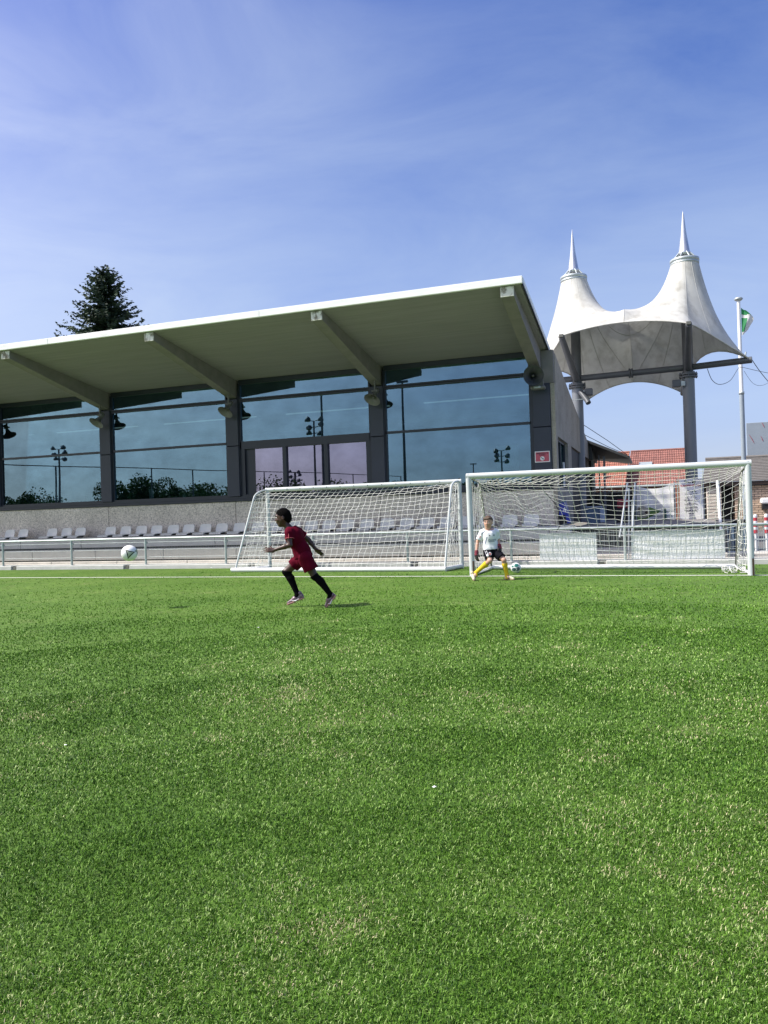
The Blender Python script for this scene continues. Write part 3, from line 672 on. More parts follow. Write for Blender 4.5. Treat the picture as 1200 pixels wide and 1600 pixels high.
tarp(-2.46, -1.21, 0.12, 0.715, 'shorter white tarp on the fence between the goalkeeper and the ladder', 1)
tarp(-0.48, 1.39, 0.125, 0.735, 'longer wrinkled white tarp on the fence to the right of the ladder', 2)

# ---------------------------------------------------------------- goals
def net_threads(mb, P, r=0.0042, jit=0.006, seed=0):
    P = np.array(P, float); g = np.random.default_rng(seed)
    J = g.normal(0, jit, P.shape); J[0] = J[-1] = 0; J[:, 0] = J[:, -1] = 0
    P = P + J
    for i in range(P.shape[0]): mb.tube([tuple(p) for p in P[i]], r, 4, caps=False)
    for j in range(P.shape[1]): mb.tube([tuple(p) for p in P[:, j]], r, 4, caps=False)

# smaller, nearer-to-fence goal seen from behind
g1 = thing('portable_goal', 'smaller white portable goal with full net, standing turned away at left', 'goal', (-6.7, 16.5, 0))
pL, pR = Vector((-8.97, 16.95, 0)), Vector((-4.12, 16.95, 0))
tL, tR = Vector((-9.13, 16.58, 1.84)), Vector((-4.215, 16.58, 1.88))
bL, bR = Vector((-9.49, 16.17, 0.05)), Vector((-4.27, 16.02, 0.05))
for p in (pL, pR): MB().tube([p + Vector((0, 0, 0.0)), p + Vector((0, 0, 1.93))], 0.048, 14).build('goal_post', M['goalwhite'], g1)
MB().tube([pL + Vector((-0.05, 0, 1.965)), pR + Vector((0.05, 0, 1.965))], 0.05, 14).build('crossbar', M['goalwhite'], g1)
MB().tube([bL + Vector((-0.10, 0, 0)), bR + Vector((0.02, 0, 0))], 0.052, 14).build('ground_bar', M['white'], g1)
for p, b in ((pL, bL), (pR, bR)): MB().tube([b + Vector((0, 0.03, 0)), Vector((p.x, p.y, 0.05))], 0.05, 12).build('side_bar', M['white'], g1)
for p, t, b in ((pL, tL, bL), (pR, tR, bR)):
    pts = [p + Vector((0, -0.02, 1.965))]
    c0 = Vector((p.x, p.y, 1.965)); c1 = t + Vector((0, 0.02, 0.10))
    for k in range(1, 7):
        s = k / 6; pts.append(c0 * (1 - s) ** 2 + c1 * 2 * s * (1 - s) + (t + (b - t) * 0.06) * s * s)
    pts += [t + (b - t) * 0.5, b]
    MB().tube(pts, 0.022, 10).build('net_stay', M['goalwhite'], g1)
m = MB(); NU, NV = 38, 19
P = np.zeros((NU, NV, 3))
for i in range(NU):
    u = i / (NU - 1)
    for j in range(NV):
        v = j / (NV - 1)
        c = [(pL.lerp(pR, u) + Vector((0, 0, 1.94))), tL.lerp(tR, u) + Vector((0, 0.02, -0.02)), bL.lerp(bR, u)]
        # short roof then long slope; sags away from its stays in the middle
        if v < 0.16: q = c[0].lerp(c[1], v / 0.16)
        else: q = c[1].lerp(c[2], (v - 0.16) / 0.84)
        s = math.sin(math.pi * u) ** 0.6
        w = math.sin(math.pi * min(1, v * 1.02))
        sag = s * math.exp(-((v - 0.18) / 0.16) ** 2)
        q = q + Vector((0.05 * math.sin(u * 9 + v * 3) * w, 0.20 * sag + 0.14 * s * w, -0.13 * sag - 0.05 * w * math.sin(3 * u + 1)))
        # cords pulled towards the stays' heads
        q.x += (0.10 * math.exp(-u * 9) - 0.16 * math.exp(-(1 - u) * 7)) * w * -1
        P[i, j] = q
net_threads(m, P, 0.0044, 0.008, 3)
for p, t, b, sd in ((pL, tL, bL, 5), (pR, tR, bR, 6)):
    Q = np.zeros((9, 17, 3))
    for i in range(9):
        u = i / 8
        for j in range(17):
            v = j / 16
            a = Vector((p.x, p.y, 1.92 * (1 - v) + 0.06 * v)); c = t.lerp(b, v)
            q = a.lerp(c, u); q.x += 0.05 * math.sin(math.pi * u) * math.sin(math.pi * v) * (1 if p is pL else -1); Q[i, j] = q
    net_threads(m, Q, 0.005, 0.012, sd)
m.build('net', M['net'], g1)
for k in range(14):
    x = pL.x + 0.2 + k * 0.35
    MB().tube([(x, 16.90, 1.965), (x + 0.012, 16.90, 1.965)], 0.014, 6).build('net_clip', M['black'], g1)

# main goal
g2 = thing('large_goal', 'larger goal with silver frame and sagging net behind the goalkeeper', 'goal', (-0.9, 14.74, 0))
X0, X1, GY = -3.375, 1.575, 14.74
for x, tilt in ((X0, 0.02), (X1, 0.0)):
    MB().tube([(x + (0.0), GY, 0), (x - tilt, GY, 1.90), (x - tilt, GY, 1.995)], 0.055, 16).build('goal_post', M['goalwhite'], g2)
    MB().box(x - 0.015 + (0.03 if x > 0 else 0.035), GY - 0.062, 0.0, x + 0.015 + (0.03 if x > 0 else 0.035), GY - 0.02, 0.30).build('post_slot', M['brown'], g2)
MB().tube([(X0 - 0.06, GY, 1.96), (X1 + 0.055, GY, 1.96)], 0.058, 18).build('crossbar', M['goalwhite'], g2)
sL = [Vector((X0, GY + 0.05, 1.93)), Vector((X0 + 0.05, 15.30, 1.87)), Vector((X0 + 0.06, 15.40, 1.80)), Vector((X0 + 0.02, 16.50, 0.04))]
sR = [Vector((X1, GY + 0.05, 1.93)), Vector((X1 - 0.01, 15.62, 1.86)), Vector((X1 - 0.015, 15.76, 1.76)), Vector((X1 - 0.10, 16.28, 0.04))]
for s_ in (sL, sR): MB().tube(s_, [0.024] * 4, 10).build('net_stay', M['galvdark'], g2)
MB().tube([sL[3] + Vector((0, 0, 0.01)), sR[3] + Vector((0, 0, 0.01))], 0.045, 12).build('ground_bar', M['white'], g2)
for s_, x in ((sL, X0), (sR, X1)): MB().tube([s_[3], (x, GY + 0.06, 0.03)], 0.03, 10).build('side_bar', M['white'], g2)
NU, NV = 37, 21
P = np.zeros((NU, NV, 3))
def path(pts, v):
    d = [0]
    for a, b in zip(pts[:-1], pts[1:]): d.append(d[-1] + (b - a).length)
    s = v * d[-1]
    for k in range(len(pts) - 1):
        if s <= d[k + 1] + 1e-9: return pts[k].lerp(pts[k + 1], (s - d[k]) / (d[k + 1] - d[k]))
    return pts[-1]
for i in range(NU):
    u = i / (NU - 1)
    cl = [Vector((X0 + 0.05 + (X1 - X0 - 0.1) * u, GY + 0.04, 1.915)), None, None]
    for j in range(NV):
        v = j / (NV - 1)
        a = path(sL, v); b = path(sR, v); side = a.lerp(b, u)
        base = sL[3].lerp(sR[3], u)
        mid = [cl[0], Vector((cl[0].x, 15.25, 1.62)), Vector((cl[0].x, 15.75, 1.02)), Vector((base.x, base.y - 0.12, 0.22)), base]
        q = path(mid, v)
        w = max(math.exp(-(u / 0.09) ** 1.2), math.exp(-((1 - u) / 0.10) ** 1.2))
        q = q.lerp(Vector((side.x, side.y, side.z)), w)
        if j == 0: q = cl[0]
        # bunched towards the left corner
        cw = 0.92 * max(0, 1 - u / 0.60) ** 1.1 * max(0, 1 - v) ** 0.75 * min(1, v * 7)
        q = q.lerp(Vector((X0 + 0.13, 15.05, 1.84)), cw)
        # a rucked fold in the upper middle
        fd = math.exp(-((u - 0.30) / 0.17) ** 2) * math.exp(-((v - 0.42) / 0.10) ** 2)
        q.z += 0.10 * fd * math.sin(u * 40); q.y += 0.12 * fd * math.cos(u * 31)
        P[i, j] = q
m = MB(); net_threads(m, P, 0.0037, 0.008, 9)
for s_, x, sd in ((sL, X0, 11), (sR, X1, 12)):
    Q = np.zeros((10, 15, 3))
    for i in range(10):
        u = i / 9
        for j in range(15):
            v = j / 14
            a = Vector((x, GY + 0.05, 1.92 * (1 - v) + 0.04 * v)); c = path(s_[1:], v)
            q = a.lerp(c, u); q.z -= 0.16 * math.sin(math.pi * u) * (1 - v) ; q.x += 0.05 * math.sin(math.pi * u) * (1 if x < 0 else -1); Q[i, j] = q
    net_threads(m, Q, 0.0045, 0.01, sd)
# loose heap of net by the right post
for k in range(26):
    a = random.uniform(0, 6.28); c = Vector((1.42, 15.3, 0.06))
    pts = []
    for s_ in range(6):
        a += random.uniform(-1.2, 1.2); c = c + Vector((math.cos(a) * 0.07, math.sin(a) * 0.09, 0)); c.z = random.uniform(0.01, 0.13)
        c.x = min(max(c.x, 1.15), 1.53); c.y = min(max(c.y, 14.95), 15.9); pts.append(c.copy())
    m.tube(pts, 0.005, 4, caps=False)
m.build('net', M['net'], g2)
# dark slack cord in the net
MB().tube([(-2.05, 15.6, 1.62), (-1.86, 15.7, 1.38), (-1.80, 15.8, 1.22), (-1.83, 15.9, 1.05), (-1.80, 15.9, 0.92), (-1.88, 15.9, 0.80)], 0.009, 6).build('slack_cord', M['black'], g2)

# ---------------------------------------------------------------- horn loudspeakers under the beams
def horn(name, label, c, yaw, tilt, L_=0.30, r=0.17, group=None, dark=False):
    t = thing(name, label, 'loudspeaker', c, group)
    rot = Matrix.Rotation(yaw, 3, 'Z') @ Matrix.Rotation(tilt, 3, 'X') @ Matrix.Rotation(R(90), 3, 'X')   # +Z of the lathe -> -Y, then tilt down
    pr = [(0.045, -L_ * .55), (0.07, -L_ * .5), (0.075, -L_ * .2), (0.05, -L_ * .15), (0.055, 0.0), (0.085, L_ * .25), (0.125, L_ * .45), (r, L_ * .62), (r + 0.01, L_ * .64)]
    MB().lathe(pr, c, rot=rot, n=26).build('bell', M['hornin'] if dark else M['horn'], t)
    pi = [(r + 0.01, L_ * .64), (r - 0.008, L_ * .63), (0.115, L_ * .43), (0.075, L_ * .23), (0.03, 0.0), (0.0, 0.0)]
    MB().lathe(pi, c, rot=rot, n=26).build('bell_inside', M['hornin'] if dark else M['horn'], t)
    q = [(0.0, L_ * .50), (0.026, L_ * .46), (0.03, L_ * .25), (0.02, 0.02)]
    MB().lathe(q, c, rot=rot, n=14).build('throat', M['horn'], t)
    MB().lathe([(0.0, -L_ * .56), (0.045, -L_ * .55)], c, rot=rot, n=26).build('back_plate', M['horn'], t)
    zt = (zs(c[1]) - 0.5) if False else c[2] + 0.36
    MB().box(c[0] - 0.018, c[1] - 0.01, c[2] + 0.05, c[0] + 0.018, c[1] + 0.03, zt).box(c[0] - 0.09, c[1] - 0.035, c[2] + 0.06, c[0] + 0.09, c[1] + 0.04, c[2] + 0.10).build('bracket', M['horn'], t)
    return t
hn = 'horn loudspeakers hanging under the roof beams'
for i, (c, w) in enumerate(zip(cols[1:], ('first column from the left', 'second column from the left', 'column just right of the doors with violet glass'))):
    pass
wh = {-21.12: None, -16.53: 'the leftmost full column', -11.88: 'the column left of the violet glass doors', -7.25: 'the column right of the violet glass doors'}
for c in cols[1:]:
    w = wh[c]
    if w:
        horn('horn_loudspeaker', 'grey horn loudspeaker hanging at %s' % w, (c + 0.07, 20.02, 4.62), R(-16), R(52), 0.36, 0.225, hn)
horn('horn_loudspeaker', 'horn loudspeaker at the left picture edge, mirrored dark in the window glass', (-21.12 + 0.07, 20.02, 4.62), R(-16), R(52), 0.36, 0.225, hn)
hb = horn('horn_loudspeaker', 'big round loudspeaker facing the pitch at the right corner of the clubhouse', (-2.83, 19.95, 4.70), R(14), R(3), 0.38, 0.25, hn, True)
MB().bbox(-2.90, 19.92, 4.36, -2.52, 20.14, 4.46, 0.03).hexa([(-2.78, 19.95, 4.46), (-2.56, 19.95, 4.46), (-2.56, 20.12, 4.46), (-2.78, 20.12, 4.46), (-2.70, 19.98, 4.62), (-2.58, 19.98, 4.62), (-2.58, 20.12, 4.62), (-2.70, 20.12, 4.62)]).build('driver_box', M['horn'], hb)
MB().bbox(-2.80, 19.905, 4.385, -2.63, 19.925, 4.44, 0.008).build('driver_plate', M['galv'], hb)

# ---------------------------------------------------------------- text helper
def text_mb(txt, size, bold=0.0):
    cu = bpy.data.curves.new('lettering', 'FONT'); cu.body = txt; cu.size = size; cu.align_x = 'CENTER'; cu.align_y = 'CENTER'; cu.resolution_u = 2; cu.offset = bold
    ob = bpy.data.objects.new('lettering', cu); COL.objects.link(ob)
    bpy.context.view_layer.update()
    me = bpy.data.meshes.new_from_object(ob.evaluated_get(bpy.context.evaluated_depsgraph_get()))
    vs = [tuple(v.co) for v in me.vertices]; fs = [tuple(p.vertices) for p in me.polygons]
    bpy.data.objects.remove(ob); bpy.data.meshes.remove(me); bpy.data.curves.remove(cu)
    return vs, fs

# red no-smoking sign on the corner column
sg = thing('warning_sign', 'small red sign with white border and round pictogram on the dark corner column', 'sign', (-2.69, 20.29, 2.65))
MB().bbox(-2.885, 20.285, 2.50, -2.495, 20.295, 2.79, 0.003).build('border_plate', M['white'], sg)
MB().box(-2.862, 20.281, 2.523, -2.518, 20.2845, 2.767).build('red_face', M['signred'], sg)
for tx, z, sz in (('VERBODEN TE', 2.735, 0.047), ('ROKEN', 2.69, 0.047)):
    vs, fs = text_mb(tx, sz, 0.0012)
    MB().add([(-2.69 + p[0], 20.278, z + p[1]) for p in vs], fs).build('lettering', M['ink'], sg)
MB().disc((-2.69, 20.278, 2.60), (1, 0, 0), (0, 0, 1), 0.056).build('white_circle', M['white'], sg)
MB().add([(-2.725, 20.274, 2.628), (-2.715, 20.274, 2.636), (-2.655, 20.274, 2.575), (-2.664, 20.274, 2.567)], [(3, 2, 1, 0)]).add([(-2.70, 20.273, 2.585), (-2.65, 20.273, 2.585), (-2.65, 20.273, 2.598), (-2.70, 20.273, 2.598)], [(0, 1, 2, 3)]).build('pictogram', M['ink'], sg)

# ---------------------------------------------------------------- tensile canopy
can = thing('tensile_canopy', 'white tent-like tensile canopy with two spired peaks on grey steel masts', 'canopy', (-0.6, 27.5, 0.8))
ML, MR = Vector((-2.385, 27.65, 0)), Vector((1.225, 27.33, 0))
A = Vector((-2.589, 24.925, 6.764)); B = Vector((1.163, 24.652, 6.687)); Cc = Vector((3.101, 26.925, 5.80)); Dd = Vector((-2.25, 30.35, 5.41)); E = Vector((1.141, 29.95, 5.35))
Fp = Vector((ML.x + MR.x - Cc.x, ML.y + MR.y - Cc.y + 0.3, 5.85))
ctr = (ML + MR) / 2
def edge(p, q, n, zr, inw):
    out = []
    mid = (p + q) / 2; din = Vector((ctr.x - mid.x, ctr.y - mid.y, 0)); 
    if din.length > 0: din.normalize()
    for k in range(n + 1):
        t = k / n; w = 4 * t * (1 - t); s = p.lerp(q, t) + din * inw * w; s.z += zr * w; out.append(s)
    return out
AB = edge(A, B, 20, 0.30, 0.30); DE = edge(Dd, E, 20, 0.50, 0.30)
FA = edge(Fp, A, 12, 0.28, 0.30); DF = edge(Dd, Fp, 12, 0.75, 0.30)
BC = edge(B, Cc, 12, 0.28, 0.30); EC = edge(E, Cc, 12, 0.80, 0.30)
mf, mb_ = AB[10], DE[10]
NM = 20
midl = [mf.lerp(mb_, k / NM) for k in range(NM + 1)]
for k, p in enumerate(midl): p.z = 0
loopL = FA[:-1] + AB[:10] + midl[:-1] + [DE[10 - k] for k in range(10)] + DF[:-1]     # F..A..mf..mb..D..F
loopR = [EC[12 - k] for k in range(12)] + [BC[12 - k] for k in range(12)] + [AB[20 - k] for k in range(10)] + midl[:-1] + [DE[10 + k] for k in range(10)]
loopR = [AB[20 - k] for k in range(10)] + midl[:-1] + [DE[10 + k] for k in range(10)] + EC[:-1] + [BC[12 - k] for k in range(12)]
NR, RR, RZ = 18, 0.42, 9.30
def ogrid(loop, c):
    n = len(loop); P = np.zeros((NR + 1, n, 3)); lr = np.zeros(n); dv = np.zeros((n, 2)); bz = np.array([p.z for p in loop])
    for k, p in enumerate(loop):
        d = Vector((p.x - c.x, p.y - c.y)); rr = d.length; d.normalize()
        lr[k] = math.log(rr / RR); dv[k] = (d.x, d.y)
    for i in range(NR + 1):                     # inner rings forget the corners of the outline
        q = lr.copy()
        for _ in range((NR - i) * 4): q = 0.25 * np.roll(q, 1) + 0.5 * q + 0.25 * np.roll(q, -1)
        r = RR * np.exp(q * i / NR)
        P[i, :, 0] = c.x + dv[:, 0] * r; P[i, :, 1] = c.y + dv[:, 1] * r; P[i, :, 2] = RZ + (bz - RZ) * (i / NR)
    return P
GL = ogrid(loopL, ML); GR = ogrid(loopR, MR)
iL = list(range(12 + 10, 12 + 10 + NM)) ; iR = list(range(10, 10 + NM))
iL_all = iL + [12 + 10 + NM]; iR_all = iR + [10 + NM]
zm = np.linspace(7.0, 5.9, NM + 1) + 1.0 * np.sin(np.linspace(0, math.pi, NM + 1)); zm[0] = mf.z; zm[-1] = mb_.z
for it in range(700):
    for G, idx in ((GL, iL_all), (GR, iR_all)):
        z = G[:, :, 2]; z[-1, idx] = zm
        nb = np.roll(z, 1, 1) + np.roll(z, -1, 1)
        z[1:-1] = (z[:-2] * 1.0 + z[2:] * 1.0 + 1.0 * nb[1:-1]) / 4.0
    inn = 0.5 * (GL[-2, iL_all, 2] + GR[-2, iR_all, 2]) 
    zn = zm.copy(); zn[1:-1] = 0.30 * (zm[:-2] + zm[2:]) / 2 + 0.70 * inn[1:-1]
    zm = zn
# lift of the ridge cable between the masts, shared by both halves
mem = MB()
M['membrane'] = mat('pvc_membrane', (0.54, 0.54, 0.505), 0.6, var=0.10, vscale=2.2, col2=(0.33, 0.32, 0.28), c2range=(0.46, 0.78), c2scale=2.4, trans=0.11, bump=0.06, bscale=5, stretch=(1, 1, 0.6))
for G in (GL, GR):
    mem.grid(G, True, True)
mem.build('membrane', M['membrane'], can)
for G, ks in ((GL, (0, 6, 12, 17, 22, 27, 32, 37, 42, 47, 52, 58)), (GR, (0, 5, 10, 15, 20, 25, 30, 35, 40, 46, 52, 58))):
    for k in ks:
        k = k % G.shape[1]
        MB().tube([tuple(p + np.array([0, 0, -0.010])) for p in G[:, k]], 0.009, 5).build('seam', mat('membrane_seam', (0.46, 0.455, 0.42), 0.7) if 'membrane_seam' not in bpy.data.materials else bpy.data.materials['membrane_seam'], can)
for lst in (AB, DE, FA, DF, BC, EC):
    MB().tube(lst, 0.022, 6).build('edge_cable', M['membrane'], can)
MB().tube([tuple(GL[-1, k]) for k in iL_all], 0.008, 6).build('ridge_seam', bpy.data.materials['membrane_seam'], can)
for c, tz in ((ML, 11.06), (MR, 11.0)):
    ms = MB().tube([(c.x, c.y, 0.79), (c.x, c.y, 5.55)], 0.192, 28).build('mast', M['mast'], can)
    MB().tube([(c.x, c.y, 5.55), (c.x, c.y, 9.25)], 0.165, 24).build('upper_mast', M['mastdark'], can)  # darker than the lower mast: shade under the membrane put into the colour
    MB().lathe([(0.19, 5.48), (0.29, 5.48), (0.29, 5.53), (0.20, 5.53), (0.20, 5.56), (0.29, 5.56), (0.29, 5.61), (0.19, 5.61)], (c.x, c.y, 0), n=28, smooth=False).build('flange', M['mastdark'], ms)
    for k in range(8):
        a = 2 * math.pi * k / 8
        MB().tube([(c.x + .25 * math.cos(a), c.y + .25 * math.sin(a), 5.44), (c.x + .25 * math.cos(a), c.y + .25 * math.sin(a), 5.66)], 0.02, 6).build('bolt', M['mastdark'], ms)
    rg = MB().lathe([(RR - 0.02, 9.20), (RR + 0.03, 9.20), (RR + 0.035, 9.26), (RR + 0.02, 9.27), (RR + 0.02, 9.30), (RR + 0.04, 9.31), (RR + 0.035, 9.39), (RR - 0.04, 9.40), (RR - 0.06, 9.22)], (c.x, c.y, 0), n=40).build('peak_ring', M['galv'], can)
    for k in range(8):
        a = 2 * math.pi * (k + .5) / 8; ca, sa = math.cos(a), math.sin(a)
        MB().tube([(c.x + .38 * ca, c.y + .38 * sa, 9.38), (c.x + .17 * ca, c.y + .17 * sa, 9.62)], 0.022, 6).build('ring_strut', M['galv'], rg)
    MB().lathe([(0.12, 9.25), (0.155, 9.50), (0.185, 9.505), (0.185, 9.64), (0.175, 9.66), (0.09, 10.25), (0.03, 10.85), (0.004, tz)], (c.x, c.y, 0), n=32).build('spire', M['spire'], can)
zt_ = 5.82
tu = (MR - ML).normalized()
e0, e1 = ML - tu * 2.7, Vector((Cc.x, Cc.y, 0))
for a, b in ((e0, ML - tu * 0.16), (ML + tu * 0.16, ctr - tu * .04), (ctr + tu * .04, MR - tu * 0.16), (MR + tu * 0.16, e1)):
    MB().tube([(a.x, a.y, zt_), (b.x, b.y, zt_)], 0.105, 20).build('cross_tube', M['mastdark'], can)
for s_ in (-.04, .04):
    q = ctr + tu * s_
    MB().tube([(q.x - tu.x * .025, q.y - tu.y * .025, zt_), (q.x + tu.x * .025, q.y + tu.y * .025, zt_)], 0.165, 20).build('tube_flange', M['mastdark'], can)
for c, p in ((ML, A), (MR, B), (ML, Dd), (MR, E)):
    d = Vector((p.x - c.x, p.y - c.y, 0)).normalized()
    z0 = 5.78
    MB().tube([(c.x + d.x * .15, c.y + d.y * .15, z0), (p.x, p.y, p.z - 0.02)], [0.12, 0.095], 18).build('outrigger', M['mastdark'], can)
    MB().bbox(p.x - .07, p.y - .07, p.z - .05, p.x + .07, p.y + .07, p.z + .05, 0.01).build('corner_plate', M['galvdark'], can)
# floodlights on the masts
for c, dx, lab in ((ML, 0.40, 'small floodlight box fixed to the left mast of the canopy'), (MR, -0.38, 'small floodlight box fixed to the right mast of the canopy')):
    p = (c.x + dx, c.y - 0.15, 5.28)
    f = thing('floodlight', lab, 'floodlight', p, 'floodlights on the canopy masts')
    s_ = 1 if dx > 0 else -1
    MB().bbox(p[0] - .13, p[1] - .12, p[2] - .11, p[0] + .13, p[1] + .12, p[2] + .13, 0.02).build('lamp_housing', M['mastdark'], f)
    MB().bbox(p[0] - .20 * s_ - .075, p[1] - .08, p[2] - .09, p[0] - .20 * s_ + .075, p[1] + .08, p[2] + .08, 0.015).build('driver_box', M['galv'], f)
    MB().box(min(p[0] - .10 * s_, c.x + .17 * s_), p[1] + .0, p[2] - .03, max(p[0] - .10 * s_, c.x + .17 * s_), p[1] + .09, p[2] + .03).build('bracket', M['mastdark'], f)
# dark angled pipe cap behind the left mast and a thin rod to the wall
dp = thing('pipe_stub', 'dark angled pipe end below the left mast floodlight', 'pipe', (-2.1, 27.2, 4.9))
MB().tube([(-2.25, 27.35, 5.30), (-2.02, 27.15, 4.95), (-1.98, 27.1, 4.86)], 0.09, 14).build('pipe', M['mastdark'], dp)
MB().tube([(-3.02, 27.1, 5.02), (-2.15, 27.2, 5.02)], 0.014, 6).build('rod', M['galv'], dp)

# flagpole and flag
fp = thing('flagpole', 'tall white flagpole with a disc cap at the right side', 'flagpole', (3.84, 37.35, 0))
MB().tube([(3.84, 37.35, 0.0), (3.84, 37.35, 6.2)], 0.10, 16).build('lower_pole', M['mast'] if False else M['panel'], fp)
MB().tube([(3.84, 37.35, 6.2), (3.84, 37.35, 10.24)], [0.085, 0.07], 16).build('upper_pole', M['white'], fp)
MB().lathe([(0.0, 10.40), (0.13, 10.39), (0.19, 10.33), (0.15, 10.27), (0.07, 10.22), (0.06, 10.15)], (3.84, 37.35, 0), n=20).build('cap', M['galv'], fp)
MB().lathe([(0.10, 6.1), (0.115, 6.1), (0.115, 6.22), (0.085, 6.22)], (3.84, 37.35, 0), n=16).build('collar', M['galv'], fp)
MB().tube([(3.84, 37.35, 7.62), (4.02, 37.3, 7.68), (4.06, 37.3, 7.95)], 0.035, 8).build('cleat', M['galv'], fp)
MB().box(3.73, 37.24, 2.1, 3.95, 37.46, 2.95).build('white_sleeve', M['white'], fp)
fl = thing('flag', 'green and white flag curling from the top of the flagpole', 'flag', (3.93, 37.33, 9.3))
nu, nv = 22, 26
G = np.zeros((nu, nv, 3))
for i in range(nu):
    u = i / (nu - 1)
    for j in range(nv):
        v = j / (nv - 1)
        w = math.sin(math.pi * (0.15 + 0.80 * v)) ** 0.9
        G[i, j] = (3.93 + (0.47 + 0.07 * math.sin(v * 7)) * u * w, 37.33 + 0.16 * math.sin(u * 6 + v * 4) * u, 9.93 - 1.25 * v - 0.22 * u * (1 - v) + 0.1 * u * v)
mw, mg = MB(), MB()
for i in range(nu - 1):
    for j in range(nv - 1):
        u, v = i / nu, j / nv
        green = (u < 0.45 and (v < 0.20 or v > 0.34) and v < 0.84 and u < 0.62 - abs(v - .55) * .5) or (v < 0.16)
        (mg if green else mw).add([G[i, j], G[i + 1, j], G[i + 1, j + 1], G[i, j + 1]], [(0, 1, 2, 3)], True)
mw.build('white_field', M['flagw'], fl); mg.build('green_field', M['flagg'], fl)
cb = thing('cable', 'thin slack cables looping from the canopy tube past the flagpole', 'cable', (3.0, 30, 5.8))
def sagline(pts, r, mname, n=8):
    out = []
    for a, b in zip(pts[:-1], pts[1:]):
        pass
    Q = [Vector(p) for p in pts]; Q = [Q[0]] + Q + [Q[-1]]
    for i in range(1, len(Q) - 2):
        a, b, c, d = Q[i - 1:i + 3]
        for k in range(n):
            t = k / n; out.append(0.5 * ((2 * b) + (c - a) * t + (2 * a - 5 * b + 4 * c - d) * t * t + (3 * b - a - 3 * c + d) * t ** 3))
    out.append(Vector(pts[-1])); MB().tube(out, r, 5).build(mname, M['mastdark'], cb)
sagline([(1.81, 27.3, 5.72), (1.95, 27.4, 5.35), (2.25, 28.2, 5.30), (2.7, 29.6, 5.62), (3.3, 33, 6.55), (3.88, 37.2, 7.27), (4.6, 37.6, 7.1), (5.8, 38, 6.8)], 0.011, 'cable_loop')
sagline([(3.95, 37.2, 7.1), (4.3, 37.3, 6.55), (4.7, 37.5, 6.45), (5.2, 37.7, 6.7), (5.7, 38, 6.95)], 0.008, 'thin_loop')
sagline([(Cc.x, Cc.y, 5.82), (3.5, 27.8, 5.45), (4.3, 29.6, 4.9)], 0.012, 'stay_wire')

# ---------------------------------------------------------------- red roofed houses, brick building, shed, awning, panel
def tiled(mb, p00, p10, p11, p01, nc, nr, amp=0.04, lift=0.035):
    # p00-p10 eave, p01-p11 ridge; every tile course stepped, every column rolled
    p00, p10, p11, p01 = map(Vector, (p00, p10, p11, p01))
    nrm = (p10 - p00).cross(p01 - p00).normalized()
    if nrm.z < 0: nrm = -nrm
    cs = 5
    rows = []
    for r in range(nr):
        for e in (0, 1):
            v = (r + e) / nr
            row = []
            for c in range(nc * cs + 1):
                u = c / (nc * cs)
                p = p00.lerp(p10, u).lerp(p01.lerp(p11, u), v)
                row.append(p + nrm * (amp * abs(math.sin(math.pi * c / cs)) + (lift if e == 0 else 0.0)))
            rows.append(row)
    mb.grid(np.array([[tuple(p) for p in r] for r in rows]), False)
def house(name, label, ex0, ex1, ey, ez, rx0_, rx1_, ry, rz, nc, nr, tm):
    t = thing(name, label, 'house', ((ex0 + ex1) / 2, ey + 2, 0.3), 'red roofed houses beyond the yard')
    MB().box(ex0 + 0.2, ey + 0.35, 0.0, ex1 - 0.15, ey + 8, ez - 0.1).build('wall', M['brickred'], t)
    m = MB(); tiled(m, (ex0, ey, ez), (ex1, ey, ez), (rx1_, ry, rz), (rx0_, ry, rz), nc, nr); m.build('roof_tiles', tm, t, kind='stuff')
    MB().hexa([(ex0 + .02, ey + .02, ez - .12), (ex1 - .02, ey + .02, ez - .12), (ex1 - .02, ry, ez - .12), (ex0 + .02, ry, ez - .12), (ex0 + .02, ey + .02, ez - .04), (ex1 - .02, ey + .02, ez - .04), (rx1_ - .02, ry, rz - .05), (rx0_ + .02, ry, rz - .05)]).build('roof_base', M['brickred'], t)
    MB().tube([(ex0, ey - .08, ez - .1), (ex1, ey - .08, ez - .1)], 0.10, 10).build('gutter', M['galv'], t)
    MB().tube([(rx0_, ry, rz + .04), (rx1_, ry, rz + .04)], 0.11, 10).build('ridge_tiles', tm, t)
    return t
h1 = house('house', 'red roofed house right of the dark awning, with a roof window', -2.3, 3.35, 73.4, 3.24, -1.9, 3.25, 78.0, 6.60, 26, 14, M['tile'])
def rp_(u, v): return Vector((-2.3 + 5.65 * u, 73.4, 3.24)).lerp(Vector((-1.9 + 5.15 * u, 78, 6.6)), v)
a, b, c_, d_ = rp_(.17, .42), rp_(.39, .42), rp_(.39, .62), rp_(.17, .62)
off = Vector((0, -0.12, 0.15))
MB().hexa([a, b, c_, d_, a + off, b + off, c_ + off, d_ + off]).build('skylight', M['galv'], h1)
for x in (-1.2, 0.6, 2.3): MB().box(x, 73.70, 1.0, x + 0.9, 73.76, 2.5).build('window', M['black'], h1)
MB().box(3.30, 74.5, 0, 3.62, 78.5, 6.7).build('gable_wall', M['concrete'], h1)
h2 = house('house', 'orange tiled house partly under the dark awning', -6.5, -2.28, 71.6, 3.22, -6.4, -1.92, 75.6, 6.40, 22, 14, M['tile2'])
MB().box(-4.6, 73.0, 4.75, -3.9, 73.3, 5.0).build('skylight', M['galv'], h2)
MB().box(-4.2, 72.4, 3.95, -3.95, 72.6, 4.65).build('vent_pipe', M['black'], h2)
for x in (-5.5, -3.8): MB().box(x, 71.90, 1.0, x + 0.9, 71.96, 2.5).build('window', M['black'], h2)

